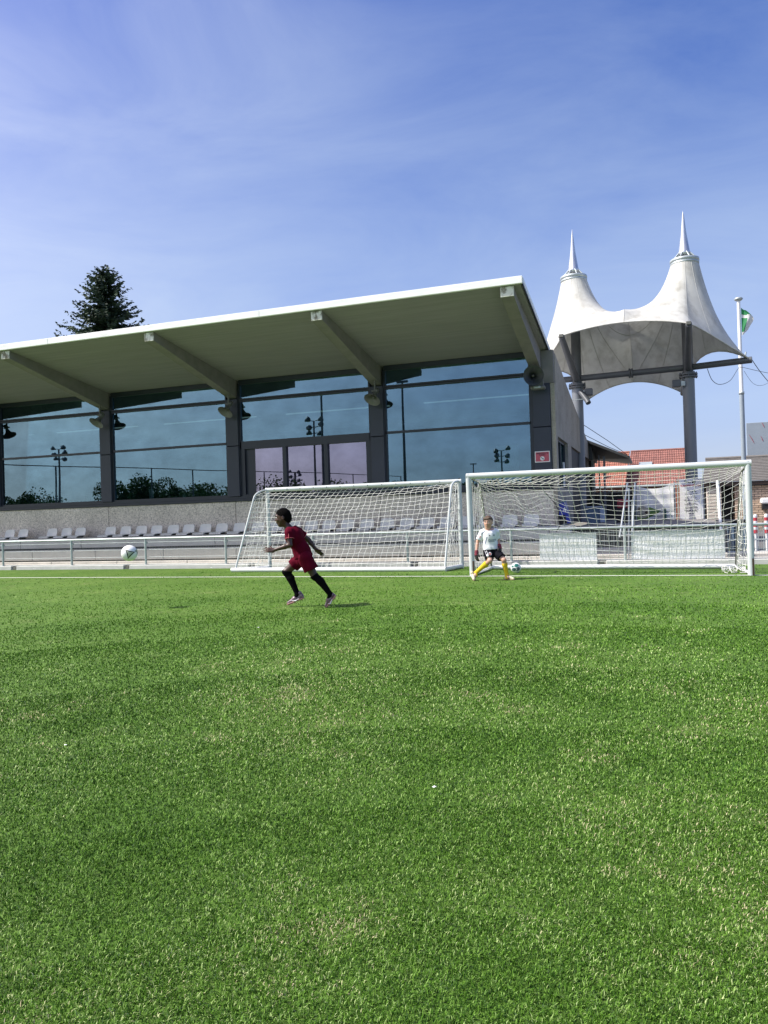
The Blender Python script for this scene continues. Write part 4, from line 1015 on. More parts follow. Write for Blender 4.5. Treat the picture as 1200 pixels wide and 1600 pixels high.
bb = thing('brick_building', 'low tan brick building with grey slate roof at the right edge', 'building', (5.5, 40, 0))
bx0, bx1, by = 2.30, 12.5, 39.35
MB().box(3.62, by, 0, bx1, by + 6, 2.08).build('wall', M['pale_brick'], bb)
MB().box(2.42, by - 0.12, 0, 3.02, by + 0.6, 2.14).build('pier', mat('pale_pier_brick', (0.62, 0.55, 0.46), 0.85, var=0.2, vscale=7) , bb)
for k in range(14): MB().box(2.415, by - 0.126, 0.15 * k + 0.135, 3.025, by + 0.3, 0.15 * k + 0.150).build('mortar_joint', M['darkgap'], bb)
MB().box(2.30, by + 0.8, 0, 3.6, by + 1.0, 2.1).build('porch_back', M['black'], bb)
MB().box(bx0 - .1, by - 0.25, 2.14, bx1, by - 0.1, 2.30).build('gutter', M['brown'], bb)
MB().box(bx0 - .05, by - 0.22, 2.10, bx1, by + 3.0, 2.14).build('eave_board', M['darkgap'], bb)
# slate roof of overlapping courses
yE, zE, yR, zR = by - 0.30, 2.31, by + 3.9, 3.60
for k in range(15):
    y0, y1 = yE + (yR - yE) * k / 15, yE + (yR - yE) * (k + 1.12) / 15
    z0, z1 = zE + (zR - zE) * k / 15, zE + (zR - zE) * (k + 1.12) / 15
    xl = bx0 - .1 + 0.45 * k / 15
    MB().hexa([(xl, y0, z0), (bx1, y0, z0), (bx1, y1, z1 - .03), (xl + .03, y1, z1 - .03), (xl, y0, z0 + .045), (bx1, y0, z0 + .045), (bx1, y1, z1), (xl + .03, y1, z1)]).build('slate_course', M['slate'], bb)
MB().tube([(bx0 + .33, yR, zR + .03), (bx1, yR, zR + .03)], 0.09, 10).build('ridge', M['slate'], bb)
wl = thing('wall_lamp', 'white rounded lamp on the tan brick wall at the right edge', 'lamp', (4.84, by - .2, 1.3))
MB().bbox(4.66, by - .42, 1.22, 5.05, by - .005, 1.50, 0.06).build('lamp_body', M['white'], wl)
MB().box(4.72, by - .36, 0.98, 5.0, by - .005, 1.215).build('lamp_base', M['black'], wl)
pn = thing('billboard', 'blank grey panel with a few red scratch marks above the brick roof', 'panel', (6.5, 45, 0))
MB().bbox(4.80, 44.95, 3.60, 9.5, 45.05, 5.54, 0.01).build('board', M['panel'], pn)
for x in (5.6, 8.6): MB().tube([(x, 45.2, 0), (x, 45.2, 5.0)], 0.07, 10).build('leg', M['galv'], pn)
for (x0, z0, x1, z1) in ((4.92, 4.92, 5.15, 4.45), (5.55, 5.52, 5.66, 5.25), (5.48, 4.80, 5.58, 4.52)):
    MB().tube([(x0, 44.945, z0), (x0 * .4 + x1 * .6, 44.945, z0 * .45 + z1 * .55), (x1, 44.945, z1)], [0.008, 0.02, 0.010], 6).build('scratch_mark', mat('faded_red', (0.33, 0.10, 0.13), 0.7) if 'faded_red' not in bpy.data.materials else bpy.data.materials['faded_red'], pn)

aw = thing('porch_roof', 'dark sloping porch roof reaching out beside the left mast', 'porch', (-1.7, 31, 0.8))
MB().hexa([(-2.75, 30.9, 4.02), (-0.80, 30.45, 3.10), (-0.80, 34.4, 3.10), (-2.75, 34.4, 3.40), (-2.75, 30.9, 4.12), (-0.78, 30.45, 3.19), (-0.78, 34.4, 3.19), (-2.75, 34.4, 4.12)]).build('roof_slab', M['awning'], aw)
MB().hexa([(-2.75, 31.1, 3.30), (-2.20, 31.1, 3.18), (-2.20, 34.2, 3.18), (-2.75, 34.2, 3.30), (-2.75, 31.1, 4.0), (-2.20, 31.1, 3.74), (-2.20, 34.2, 3.3), (-2.75, 34.2, 3.38)]).build('beam_box', M['awning'], aw)
for x, w_, mm_ in ((-2.25, .10, M['galvdark']), (-1.98, .06, M['mastdark']), (-1.80, .09, M['mast'])):
    MB().box(x, 31.2, 0.8, x + w_ * .8, 31.3, 3.42 - (x + 2.25) * .3).build('post', mm_, aw)
MB().box(-2.75, 32.2, 0.8, -2.3, 34, 3.3).build('side_panel', M['black'], aw)
cb2 = thing('stay_cable', 'pair of thin black stay cables from left mast to the porch roof tip', 'cable', (-1.5, 29, 3.7))
for dz in (0, -0.28):
    MB().tube([(-2.22, 27.8, 4.20 + dz * 1.2), (-1.5, 29.2, 3.72 + dz * .8), (-0.86, 30.45, 3.24)], 0.011, 5).build('wire', M['black'], cb2)
sh = thing('timber_shed', 'long dark timber shed behind the yard, under the red roofs', 'shed', (-0.8, 32.5, 0.8))
x = -2.62
while x < 0.85:
    MB().bbox(x, 32.0, 0.8, x + 0.235, 32.05, 1.83, 0.006).build('board', mat('shed_board', (0.040, 0.042, 0.045), 0.8, var=0.35, vscale=1.2) if 'shed_board' not in bpy.data.materials else bpy.data.materials['shed_board'], sh); x += 0.24
MB().box(-2.65, 32.06, 0.8, 0.86, 34, 1.8).build('shed_body', M['black'], sh)
MB().box(-2.7, 31.9, 1.835, 0.92, 34.1, 1.90).build('roof_board', M['galvdark'], sh)
for k in range(14): MB().box(-1.9 + k * .2, 31.88, 1.905, -1.8 + k * .2, 31.95, 1.96).build('eave_block', M['concrete'], sh)
rb = thing('red_box', 'dark red box behind the aluminium ladder', 'box', (-0.86, 24, 1.23))
MB().bbox(-1.02, 24.0, 1.235, -0.70, 24.3, 1.50, 0.02).build('box_body', M['redmat'], rb); MB().box(-0.99, 23.99, 1.36, -0.73, 23.998, 1.375).build('box_seam', M['black'], rb)
MB().box(-1.05, 24.0, 0.8, -0.67, 24.35, 1.23).build('stand', M['black'], rb)
op = thing('brick_pillar', 'narrow orange brick pillar between the two banners', 'pillar', (0.81, 27.3, 0.8))
for k in range(13): MB().bbox(0.70, 27.2, 0.80 + k * .088, 0.93, 27.4, 0.882 + k * .088, 0.005).build('brick', mat('orange_brick', (0.36, 0.13, 0.07), 0.85, var=0.25) if 'orange_brick' not in bpy.data.materials else bpy.data.materials['orange_brick'], op)
bn = thing('blue_crate', 'tilted blue crate with black base beside the clubhouse corner', 'crate', (-2.15, 20.65, 0.84))
rt = Matrix.Rotation(R(-14), 3, 'Y')
def rbx(x0, y0, z0, x1, y1, z1):
    return [tuple(rt @ Vector(p) + Vector((-2.28, 20.65, 0.845))) for p in [(x0, y0, z0), (x1, y0, z0), (x1, y1, z0), (x0, y1, z0), (x0, y0, z1), (x1, y0, z1), (x1, y1, z1), (x0, y1, z1)]]
MB().hexa(rbx(-.16, -.2, 0.02, .16, .2, .24)).build('crate_base', M['black'], bn)
MB().hexa(rbx(-.15, -.21, 0.241, .25, .21, .56)).build('crate_body', M['bluebin'], bn)
MB().hexa(rbx(.161, -.19, 0.0, .24, .19, .24)).build('crate_side', M['bluebin'], bn)
MB().hexa(rbx(-.16, -.22, 0.561, .27, .22, .585)).build('crate_rim', M['bluegrey'], bn)
vs, fs = text_mb('4', 0.17, 0.004)
MB().add([tuple(rt @ Vector((0.19 + p[0], -0.214, 0.36 + p[1])) + Vector((-2.28, 20.65, 0.845))) for p in vs], fs).build('white_mark', M['white'], bn)
wb = thing('storage_bin', 'blue grey upright bin right of the left mast', 'bin', (-1.6, 23, 0.8))
MB().bbox(-1.84, 23.0, 0.80, -1.47, 23.4, 1.26, 0.02).build('bin_body', M['bluegrey'], wb)
MB().bbox(-1.86, 22.97, 1.262, -1.40, 23.42, 1.32, 0.015).build('lid', M['panel'], wb)
MB().bbox(-1.468, 22.98, 0.84, -1.34, 23.3, 1.26, 0.015).build('front_panel', mat('pale_blue_plastic', (0.34, 0.42, 0.55), 0.5), wb)

# banners
bn1 = thing('football_banner', 'white banner with football and green wedge print, sagging top edge', 'banner', (0.06, 26.6, 0.8))
def cloth(x0, x1, z0, z1, y, fn, nu=36, nv=30):
    G = np.zeros((nu, nv, 3))
    for i in range(nu):
        for j in range(nv):
            u, v = i / (nu - 1), j / (nv - 1)
            dx, dy, dz = fn(u, v)
            G[i, j] = (x0 + (x1 - x0) * u + dx, y + dy, z0 + (z1 - z0) * v + dz)
    return G
f1 = lambda u, v: (0, 0.02 * math.sin(u * 14 + v * 3) + 0.05 * max(0, u - .72) * math.sin((u * 9 + v * 4) * 2.2) + 0.01 * math.sin(v * 18 + u * 4), v * (-0.125 * (4 * u * (1 - u)) + 0.04 * u))
G = cloth(-0.507, 0.634, 0.826, 1.947, 26.6, f1)
MB().grid(G, True).build('cloth', M['banner'], bn1)
def print_on(G, poly, m, par, name, lift=-0.006):
    # flat print cut from the cloth's own surface
    nu, nv = G.shape[:2]
    def at(u, v):
        a, b = u * (nu - 1), v * (nv - 1); i, j = min(int(a), nu - 2), min(int(b), nv - 2); s, t = a - i, b - j
        p = G[i, j] * (1 - s) * (1 - t) + G[i + 1, j] * s * (1 - t) + G[i, j + 1] * (1 - s) * t + G[i + 1, j + 1] * s * t
        return (p[0], p[1] + lift, p[2])
    n = len(poly); cu = sum(p[0] for p in poly) / n; cv = sum(p[1] for p in poly) / n
    vs = [at(cu, cv)]; fs = []; K = 4
    for r in range(1, K + 1):
        for p in poly: vs.append(at(cu + (p[0] - cu) * r / K, cv + (p[1] - cv) * r / K))
    for k in range(n): fs.append((0, 1 + k, 1 + (k + 1) % n))
    for r in range(K - 1):
        for k in range(n):
            a = 1 + r * n + k; b = 1 + r * n + (k + 1) % n; fs.append((a, a + n, b + n, b))
    MB().add(vs, fs).build(name, m, par)
def dens(poly, k=6):
    out = []
    for a, b in zip(poly, poly[1:] + poly[:1]):
        for s in range(k): out.append((a[0] + (b[0] - a[0]) * s / k, a[1] + (b[1] - a[1]) * s / k))
    return out
print_on(G, dens([(0.0, 0.0), (0.25, 0.03), (0.66, 0.27), (0.36, 0.40), (0.15, 0.35), (0, 0.2)]), M['bannergreen'], bn1, 'green_wedge', -0.007)
print_on(G, [(0.15 + 0.20 * math.cos(a), 0.24 + 0.185 * math.sin(a)) if 0.15 + 0.20 * math.cos(a) > 0.004 else (0.004, 0.24 + 0.185 * math.sin(a)) for a in [k * 2 * math.pi / 28 for k in range(28)]], M['bannerbeige'], bn1, 'football_print', -0.012)
for (cu, cv, r) in ((0.07, 0.315, 0.055), (0.26, 0.235, 0.058), (0.08, 0.13, 0.05)):
    print_on(G, [(cu + r * math.cos(a), cv + r * .85 * math.sin(a)) for a in [k * 2 * math.pi / 6 + .3 for k in range(6)]], M['brown'], bn1, 'ball_patch', -0.016)
MB().box(0.33, 26.50, 0.80, 0.39, 26.54, 1.19).box(-0.13, 26.51, 1.08, 0.634, 26.525, 1.10).box(-0.13, 26.51, 0.93, 0.634, 26.525, 0.95).build('green_post', mat('dark_green_post', (0.02, 0.09, 0.06), 0.5), bn1)
for x in (-0.54, 0.67): MB().tube([(x, 26.64, 0.8), (x, 26.64, 2.04)], 0.02, 8).build('pole', M['galv'], bn1)
bn2 = thing('text_banner', 'tall white banner with dark logo, red heading and lines of small text', 'banner', (1.16, 26.9, 0.8))
f2 = lambda u, v: (0.03 * math.sin(v * 2.5) * (1 - u), 0.03 * math.sin(u * 5 + v * 5) + 0.045 * math.sin((u + v * 1.3) * 4.2), -0.02 * math.sin(math.pi * u) * (1 - v))
G2 = cloth(0.797, 1.521, 0.815, 2.118, 26.9, f2)
MB().grid(G2, True).build('cloth', M['banner'], bn2)
def text_on(G, txt, size, cu, cv, m, par, bold=0.0, lift=-0.008, sx=1.0):
    vs, fs = text_mb(txt, size, bold); nu, nv = G.shape[:2]
    W_ = np.linalg.norm(G[-1, nv // 2] - G[0, nv // 2]); H_ = abs(G[nu // 2, -1, 2] - G[nu // 2, 0, 2])
    out = []
    for p in vs:
        u = min(max(cu + p[0] * sx / W_, 0), 1); v = min(max(cv + p[1] / H_, 0), 1)
        a, b = u * (nu - 1), v * (nv - 1); i, j = min(int(a), nu - 2), min(int(b), nv - 2); s, t = a - i, b - j
        q = G[i, j] * (1 - s) * (1 - t) + G[i + 1, j] * s * (1 - t) + G[i, j + 1] * (1 - s) * t + G[i + 1, j + 1] * s * t
        out.append((q[0], q[1] + lift, q[2]))
    MB().add(out, fs).build('lettering', m, par)
text_on(G2, 'Derby', 0.137, 0.48, 0.93, M['ink'], bn2, 0.002)
print_on(G2, [(0.58, 0.925), (0.63, 0.945), (0.66, 0.92), (0.62, 0.895), (0.57, 0.90)], M['ink'], bn2, 'logo_swoosh', -0.008)
text_on(G2, 'KAMPENPLAN', 0.098, 0.49, 0.835, M['redink'], bn2, 0.002)
for tx, v in (('do 12 mei', .765), ('vr 13 mei 18u', .735), ('zaterdag 14 mei', .68), ('zo 15 mei', .62), ('U6 - U7 veld 1', .575), ('U8 U9 veld 2 en 3', .515), ('U10 U11 veld 4', .485), ('wedstrijden', .43), ('finales vanaf 15u', .395), ('prijsuitreiking', .34), ('eten en drinken', .305), ('iedereen welkom', .25), ('gratis toegang', .225), ('tot dan', .165)):
    text_on(G2, tx, 0.061, 0.5, v * 0.93 + .0, M['ink'], bn2, 0.0008)
for x in (0.765, 1.55): MB().tube([(x, 27.0, 0.80), (x, 27.0, 2.14)], 0.016, 8).build('pole', M['galv'], bn2)

rl = thing('bar_railing', 'low grey railing of thin upright bars on the side path by the brick building', 'railing', (3.5, 20.0, 0))
for z in (0.12, 0.40, 0.74): MB().tube([(1.60, 20.0, z), (6.2, 20.0, z)], 0.016, 8).build('rail', M['galv'], rl)
x = 1.62
while x < 6.2:
    MB().tube([(x, 20.0, 0.02), (x, 20.0, 0.74)], 0.008, 6).build('bar', M['galv'], rl); x += 0.115
MB().bbox(1.58, 19.2, -0.1, 6.4, 19.9, 0.13, 0.015).build('concrete_base', M['concrete'], rl)
db = thing('dark_container', 'dark blue container behind the net at the right goal post', 'container', (2.0, 22.6, 0.0))
MB().bbox(1.62, 22.3, 0.02, 2.35, 23.2, 0.78, 0.03).build('container_body', mat('navy_paint', (0.02, 0.03, 0.06), 0.5, var=0.2), db)
for k in range(5): MB().box(1.66 + k * .14, 22.285, 0.08, 1.72 + k * .14, 22.299, 0.72).build('rib', M['bluegrey'], db)
MB().bbox(1.60, 22.27, 0.781, 2.37, 23.22, 0.83, 0.015).build('lid', M['black'], db)
# ladder hooked over the fence, leaning pole, striped posts
ld = thing('ladder', 'aluminium folding ladder leaning over the fence left of the football banner', 'ladder', (-0.55, 17.8, 0.1))
for a, b in (((-0.72, 17.70, 0.60), (-0.53, 18.05, 1.80)), ((-0.46, 17.70, 0.62), (-0.37, 18.05, 1.80))):
    MB().tube([a, b], 0.021, 8).build('side_rail', M['alu'], ld)
for a, b in (((-0.55, 17.85, 0.12), (-0.50, 17.95, 1.68)), ((-0.475, 17.85, 0.12), (-0.44, 17.95, 1.40))):
    MB().tube([a, b], 0.018, 8).build('inner_rail', M['alu'], ld)
for v in (0.03, .66, .93):
    a = Vector((-0.72, 17.70, 0.60)).lerp(Vector((-0.53, 18.05, 1.80)), v); b = Vector((-0.46, 17.70, 0.62)).lerp(Vector((-0.37, 18.05, 1.80)), v)
    MB().tube([a, b], 0.015, 8).build('rung', M['alu'], ld)
lp = thing('leaning_pole', 'thin white pole leaning against the grey ledge near the pale brick pier', 'pole', (1.45, 19.25, 0.6))
MB().tube([(1.453, 19.22, 0.40), (1.457, 19.6, 1.2), (1.46, 19.9, 1.82)], 0.035, 10).build('white_tube', M['white'], lp)
MB().tube([(1.453, 19.2, 0.36), (1.453, 19.22, 0.40)], 0.04, 10).build('foot_cap', M['galv'], lp)
for x, lab in ((2.43, 'red and white striped post just right of the large goal post'), (2.68, 'red and white striped post at the right picture edge')):
    b_ = thing('striped_post', lab, 'bollard', (x, 21.5, 0.02), 'red and white striped posts on the side path')
    MB().tube([(x, 21.5, 0.02), (x, 21.5, 0.50)], 0.032, 12).build('pole', M['white'], b_)
    z = 0.50
    for k, h in enumerate((0.085, 0.07, 0.085, 0.07, 0.085, 0.05)):
        MB().tube([(x, 21.5, z), (x, 21.5, z + h - .001)], 0.046, 14).build('stripe_band', M['redink'] if k % 2 == 0 else M['white'], b_); z += h
    MB().lathe([(0.046, z), (0.03, z + .03), (0, z + .04)], (x, 21.5, 0), n=14).build('cap', M['white'], b_)
# ---------------------------------------------------------------- trees
M['needle'] = mat('spruce_needles', (0.017, 0.040, 0.022), 0.75, var=0.5, vscale=1.2, col2=(0.040, 0.075, 0.030), c2scale=2.2)
M['leaf'] = mat('broad_leaves', (0.035, 0.075, 0.02), 0.7, var=0.4, vscale=0.8, trans=0.2)
def conifer(x, y, h, label):
    t = thing('spruce_tree', label, 'tree', (x, y, 0))
    MB().tube([(x, y, 0), (x, y, h * .5), (x, y, h - .3)], [0.32, 0.2, 0.03], 10).build('trunk', M['bark'], t)
    g = np.random.default_rng(21); m = MB()
    def spray(p, d, L_, n):
        # drooping needle fans along a branch
        d = d.normalized(); side = d.cross(Vector((0, 0, 1))).normalized()
        for k in range(n):
            s = (k + g.uniform(0, 1)) / n; q = p + d * L_ * s + Vector((0, 0, -0.10 * L_ * s * (1 - s) * 2))
            for sg_ in (-1, 1):
                ln = (0.20 + 0.42 * (1 - s) * min(1, L_ / 2)) * g.uniform(.6, 1.25)
                a = (side * sg_ * g.uniform(.5, 1) + d * g.uniform(.4, 1.0) + Vector((0, 0, g.uniform(-.75, .12)))).normalized()
                w = Vector((g.uniform(-1, 1), g.uniform(-1, 1), g.uniform(-1, 1))).cross(a).normalized() * ln * .23
                m.add([q - w * .5, q + a * ln * .5 - w, q + a * ln, q + a * ln * .5 + w], [(0, 1, 2, 3)])
    z = 6.5; 
    while z < h - .25:
        f = (h - z) / h
        R_ = 0.10 + 3.95 * min(f * 2.1, 1.0) ** 0.80
        nb = int(7 + 12 * min(1, f * 2.6))
        for b in range(nb):
            a = g.uniform(0, 2 * math.pi); L_ = R_ * g.uniform(.55, 1.14)
            up_ = 0.55 * (1 - min(1, f * 3.2)) - 0.08
            d = Vector((math.cos(a), math.sin(a), up_ + g.uniform(-.12, .15)))
            spray(Vector((x, y, z + g.uniform(-.1, .1))), d, L_, int(9 + 13 * L_ / 2))
            # upturned tip
            tip = Vector((x, y, z)) + d.normalized() * L_
            spray(tip, Vector((d.x, d.y, 0.65)), 0.35, 4)
        z += 0.20 + 0.12 * min(1, f * 2)
    for k in range(14):                      # narrow pointed leader
        zz = h - 1.0 + 1.15 * k / 13; a = k * 2.4
        spray(Vector((x, y, zz)), Vector((math.cos(a), math.sin(a), 0.55)), 0.42 * (1 - k / 15) + 0.06, 6)
    for k in (-.14, .16): MB().tube([(x + k * .3, y, h - .5), (x + k, y, h + .1 + abs(k))], [0.02, 0.006], 5).build('leader_shoot', M['bark'], t)
    m.build('crown', M['needle'], t)
conifer(-32.12, 39.97, 17.3, 'dark pointed spruce tree rising behind the clubhouse roof')

def leafy(name, label, x, y, h, w, seed, group=None, z0=0.0, n=900, ls=0.32, cat='tree'):
    t = thing(name, label, cat, (x, y, z0), group)
    g = np.random.default_rng(seed)
    MB().tube([(x, y, z0), (x + .1, y, z0 + h * .35), (x, y, z0 + h * .75)], [0.05 * h * .5, 0.035 * h * .5, 0.01 * h], 8).build('trunk', M['bark'], t)
    m = MB()
    cl = [(g.uniform(-.5, .5) * w, g.uniform(-.5, .5) * w, h * g.uniform(.35, .88), w * g.uniform(.16, .34)) for _ in range(14)]
    for k in range(n):
        c = cl[k % 14]; d = Vector(g.normal(0, 1, 3)).normalized() * c[3] * g.uniform(.6, 1.08)
        p = Vector((x + c[0], y + c[1], z0 + c[2])) + d * 1.0
        a = Vector(g.normal(0, 1, 3)).normalized(); b = a.cross(Vector(g.normal(0, 1, 3))).normalized()
        s = ls * g.uniform(.6, 1.3)
        m.add([p - a * s * .5, p + b * s * .32, p + a * s * .5, p - b * s * .32], [(0, 1, 2, 3)])
    m.build('crown', M['leaf'], t)
    return t
leafy('bush', 'small green treetop showing between the mast and the grey brick roof', 3.75, 66, 3.0, 2.2, 3, n=700, ls=0.25, cat='tree')
# the far side of the pitch, seen only mirrored in the windows
tg = 'trees across the pitch mirrored in the windows'
rt_ = [(-85, -46, 5.6, 7), (-90, -36, 5, 8), (-80, -63, 8.4, 6), (-75, -66, 7.8, 6), (-78, -72, 5.5, 9), (-70, -68, 6.2, 9), (-64, -70, 5.6, 10), (-57, -74, 5.8, 10), (-50, -78, 5.2, 10), (-43, -80, 5.0, 10), (-36, -82, 5.4, 10), (-29, -84, 5.0, 10), (-21, -82, 4.8, 10), (-96, -26, 6, 9), (-88, -55, 5, 9), (-13, -84, 5.5, 10)]
for k, (x, y, h, w) in enumerate(rt_):
    leafy('tree', 'dark tree across the pitch, seen only as a reflection in the clubhouse windows', x, y, h, w, 40 + k, tg, n=5500, ls=0.42)
nf = thing('ball_stop_fence', 'tall ball stop net fence mirrored in the left windows', 'fence', (-70, -50, 0))
pa, pb = Vector((-84, -14, 0)), Vector((-47, -104, 0))
hs = []
for k in range(15):
    p = pa.lerp(pb, k / 14); z = 9.0 - 0.0 * k
    MB().tube([p, p + Vector((0, 0, z))], 0.10, 8).build('post', M['mastdark'], nf); hs.append(p + Vector((0, 0, z)))
MB().tube(hs, 0.07, 6).build('top_wire', M['mastdark'], nf)
def pylon(x, y, h, label, heads=6):
    t = thing('floodlight_pylon', label, 'floodlight', (x, y, 0), 'floodlight pylons mirrored in the windows')
    MB().tube([(x, y, 0), (x, y, h)], [0.17, 0.10], 10).build('pole', M['mastdark'], t)
    for k in range(heads):
        sx = (-1, 1)[k % 2]; z = h - 0.75 * (k // 2)
        MB().tube([(x, y, z), (x + sx * .75, y + .1, z + .15)], 0.05, 6).build('arm', M['mastdark'], t)
        hx = x + sx * (.75 + .2 * math.sin(k * 2.3 + x)); hz = z + .18 * math.sin(k * 4.1 + y)
        rr = Matrix.Rotation(R(50 * math.sin(k * 1.7 + x)), 3, 'Z') @ Matrix.Rotation(R(60), 3, 'X')
        MB().lathe([(0.0, -.3), (.12, -.28), (.2, -.1), (.34, .18), (.36, .24), (0.0, .24)], (hx, y, hz + .1), rot=rr, n=14).build('lamp', M['mastdark'], t)
for (x, y, h, lab) in ((-80, -47.6, 12.2, 'floodlight pylon mirrored in the leftmost window'), (-37.2, -41.4, 12.6, 'floodlight pylon mirrored above the violet doors'),
                       (-61.5, -86, 9.4, 'short floodlight pylon mirrored in the violet glass'), (-18.5, -58.6, 9.2, 'floodlight pylon mirrored beside the red sign')):
    pylon(x, y, h, lab)
for (x, y, h, lab) in ((-24.2, -14.2, 10.8, 'plain tall pole mirrored in the window above the doors'), (-18.2, -16.3, 11.5, 'plain tall pole mirrored in the right hand window'), (-26.3, -77, 8.8, 'dark lamp post mirrored above the large goal')):
    t = thing('light_pole', lab, 'pole', (x, y, 0), 'light poles mirrored in the windows')
    MB().tube([(x, y, 0), (x, y, h)], [0.14, 0.08], 10).build('pole', M['mastdark'], t)
    MB().box(x - .45, y - .12, h, x + .45, y + .12, h + .16).build('lamp_head', M['mastdark'], t)

# ---------------------------------------------------------------- people: signed distance bodies meshed with surface nets
def surface_nets(f, o, h):
    nx, ny, nz_ = f.shape
    cor = [(0, 0, 0), (1, 0, 0), (0, 1, 0), (1, 1, 0), (0, 0, 1), (1, 0, 1), (0, 1, 1), (1, 1, 1)]
    c = [f[i:nx - 1 + i, j:ny - 1 + j, k:nz_ - 1 + k] for i, j, k in cor]
    cnt = sum((x < 0).astype(np.int8) for x in c)
    act = (cnt > 0) & (cnt < 8)
    ids = np.full(act.shape, -1, np.int64); ii = np.argwhere(act); ids[act] = np.arange(len(ii))
    val = np.stack([x[act] for x in c], 1); ca = np.array(cor, float)
    acc = np.zeros((len(ii), 3)); nn = np.zeros(len(ii))
    for a, b in ((0, 1), (2, 3), (4, 5), (6, 7), (0, 2), (1, 3), (4, 6), (5, 7), (0, 4), (1, 5), (2, 6), (3, 7)):
        va, vb = val[:, a], val[:, b]; m = (va < 0) != (vb < 0)
        t = np.where(m, va / np.where(m, va - vb, 1), 0)
        acc += np.where(m[:, None], ca[a] + t[:, None] * (ca[b] - ca[a]), 0); nn += m
    V = (ii + acc / nn[:, None]) * h + o
    s = f < 0; F = []
    for ax in range(3):
        sl0 = [slice(1, -1)] * 3; sl1 = [slice(1, -1)] * 3
        sl0[ax] = slice(0, -1); sl1[ax] = slice(1, None)
        A_, B_ = s[tuple(sl0)], s[tuple(sl1)]
        e = np.argwhere(A_ != B_)
        if len(e) == 0: continue
        flip = A_[tuple(e.T)]
        base = e.copy(); u, w = [(1, 2), (2, 0), (0, 1)][ax]
        base[:, u] += 1; base[:, w] += 1
        def cell(du, dw):
            q = base.copy(); q[:, u] += du; q[:, w] += dw; return ids[tuple(q.T)]
        q = np.stack([cell(-1, -1), cell(0, -1), cell(0, 0), cell(-1, 0)], 1)
        q = np.where(flip[:, None], q, q[:, ::-1]); F.append(q)
    return V, np.concatenate(F)
class SDF:
    def __init__(s, lo, hi, h):
        s.h = h; s.o = np.array(lo, float); n = np.ceil((np.array(hi) - s.o) / h).astype(int) + 1
        s.ax = [s.o[k] + h * np.arange(n[k]) for k in range(3)]; s.n = n
        s.f = np.full(n, 0.2, np.float32)
    def win(s, lo, hi):
        sl = []
        for k in range(3):
            a = max(0, int(math.floor((lo[k] - s.o[k]) / s.h))); b = min(s.n[k], int(math.ceil((hi[k] - s.o[k]) / s.h)) + 1); sl.append(slice(a, max(b, a)))
        g = np.meshgrid(*[s.ax[k][sl[k]] for k in range(3)], indexing='ij', sparse=True)
        return tuple(sl), g
    def merge(s, sl, d, k):
        a = s.f[sl]
        if k > 0:
            hh = np.clip(0.5 + 0.5 * (a - d) / k, 0, 1); s.f[sl] = a * (1 - hh) + d * hh - k * hh * (1 - hh)
        else: s.f[sl] = np.minimum(a, d)
    def cap(s, a, b, ra, rb=None, k=0.02, flat=None):
        rb = ra if rb is None else rb; a, b = np.array(a, float), np.array(b, float); m = max(ra, rb) + k + 3 * s.h
        sl, g = s.win(np.minimum(a, b) - m, np.maximum(a, b) + m)
        ab = b - a; L2 = ab @ ab + 1e-12
        px = [g[i] - a[i] for i in range(3)]
        t = np.clip((px[0] * ab[0] + px[1] * ab[1] + px[2] * ab[2]) / L2, 0, 1)
        q = [px[i] - t * ab[i] for i in range(3)]
        if flat is not None:       # (axis index, squash factor)
            q[flat[0]] = q[flat[0]] * flat[1]
        d = np.sqrt(q[0] ** 2 + q[1] ** 2 + q[2] ** 2) - (ra + t * (rb - ra))
        s.merge(sl, d, k); return s
    def chain(s, pts, rs, k=0.02):
        for i in range(len(pts) - 1): s.cap(pts[i], pts[i + 1], rs[i], rs[i + 1], k)
        return s
    def ell(s, c, r, k=0.02, rot=None, sub=False):
        c = np.array(c, float); r = np.array(r, float); m = r.max() + k + 3 * s.h
        sl, g = s.win(c - m, c + m)
        p = [g[i] - c[i] for i in range(3)]
        if rot is not None:
            Rm = np.array(rot).T
            p = [Rm[i][0] * p[0] + Rm[i][1] * p[1] + Rm[i][2] * p[2] for i in range(3)]
        k0 = np.sqrt(sum((p[i] / r[i]) ** 2 for i in range(3))); k1 = np.sqrt(sum((p[i] / r[i] ** 2) ** 2 for i in range(3))) + 1e-9
        d = np.where(k0 > 1e-6, k0 * (k0 - 1) / k1, -r.min())
        if sub:
            a = s.f[sl]; hh = np.clip(0.5 - 0.5 * (a + d) / max(k, 1e-4), 0, 1); s.f[sl] = a * (1 - hh) - d * hh + k * hh * (1 - hh)
        else: s.merge(sl, d, k)
        return s
    def cut(s, p, n, rad=None):      # keep the side the normal points away from
        n = np.array(n, float); n /= np.linalg.norm(n); p = np.array(p, float)
        if rad is None:
            sl = tuple(slice(0, x) for x in s.n); g = np.meshgrid(*s.ax, indexing='ij', sparse=True)
        else: sl, g = s.win(p - rad, p + rad)
        d = (g[0] - p[0]) * n[0] + (g[1] - p[1]) * n[1] + (g[2] - p[2]) * n[2]
        s.f[sl] = np.maximum(s.f[sl], d); return s
    def union(s, other, k=0.01):
        s.merge(tuple(slice(0, x) for x in s.n), other.f, k); return s
    def crease(s, amp, fq, seed=0):  # cloth folds
        g = np.meshgrid(*s.ax, indexing='ij', sparse=True); r = np.random.default_rng(seed).uniform(0, 6, 6)
        w = np.sin(g[0] * fq + g[2] * fq * .8 + r[0] + 2 * np.sin(g[1] * fq * .6 + r[1])) * np.sin(g[2] * fq * .5 - g[0] * fq * .9 + g[1] * fq * .7 + r[2])
        s.f = (s.f + amp * w).astype(np.float32); return s
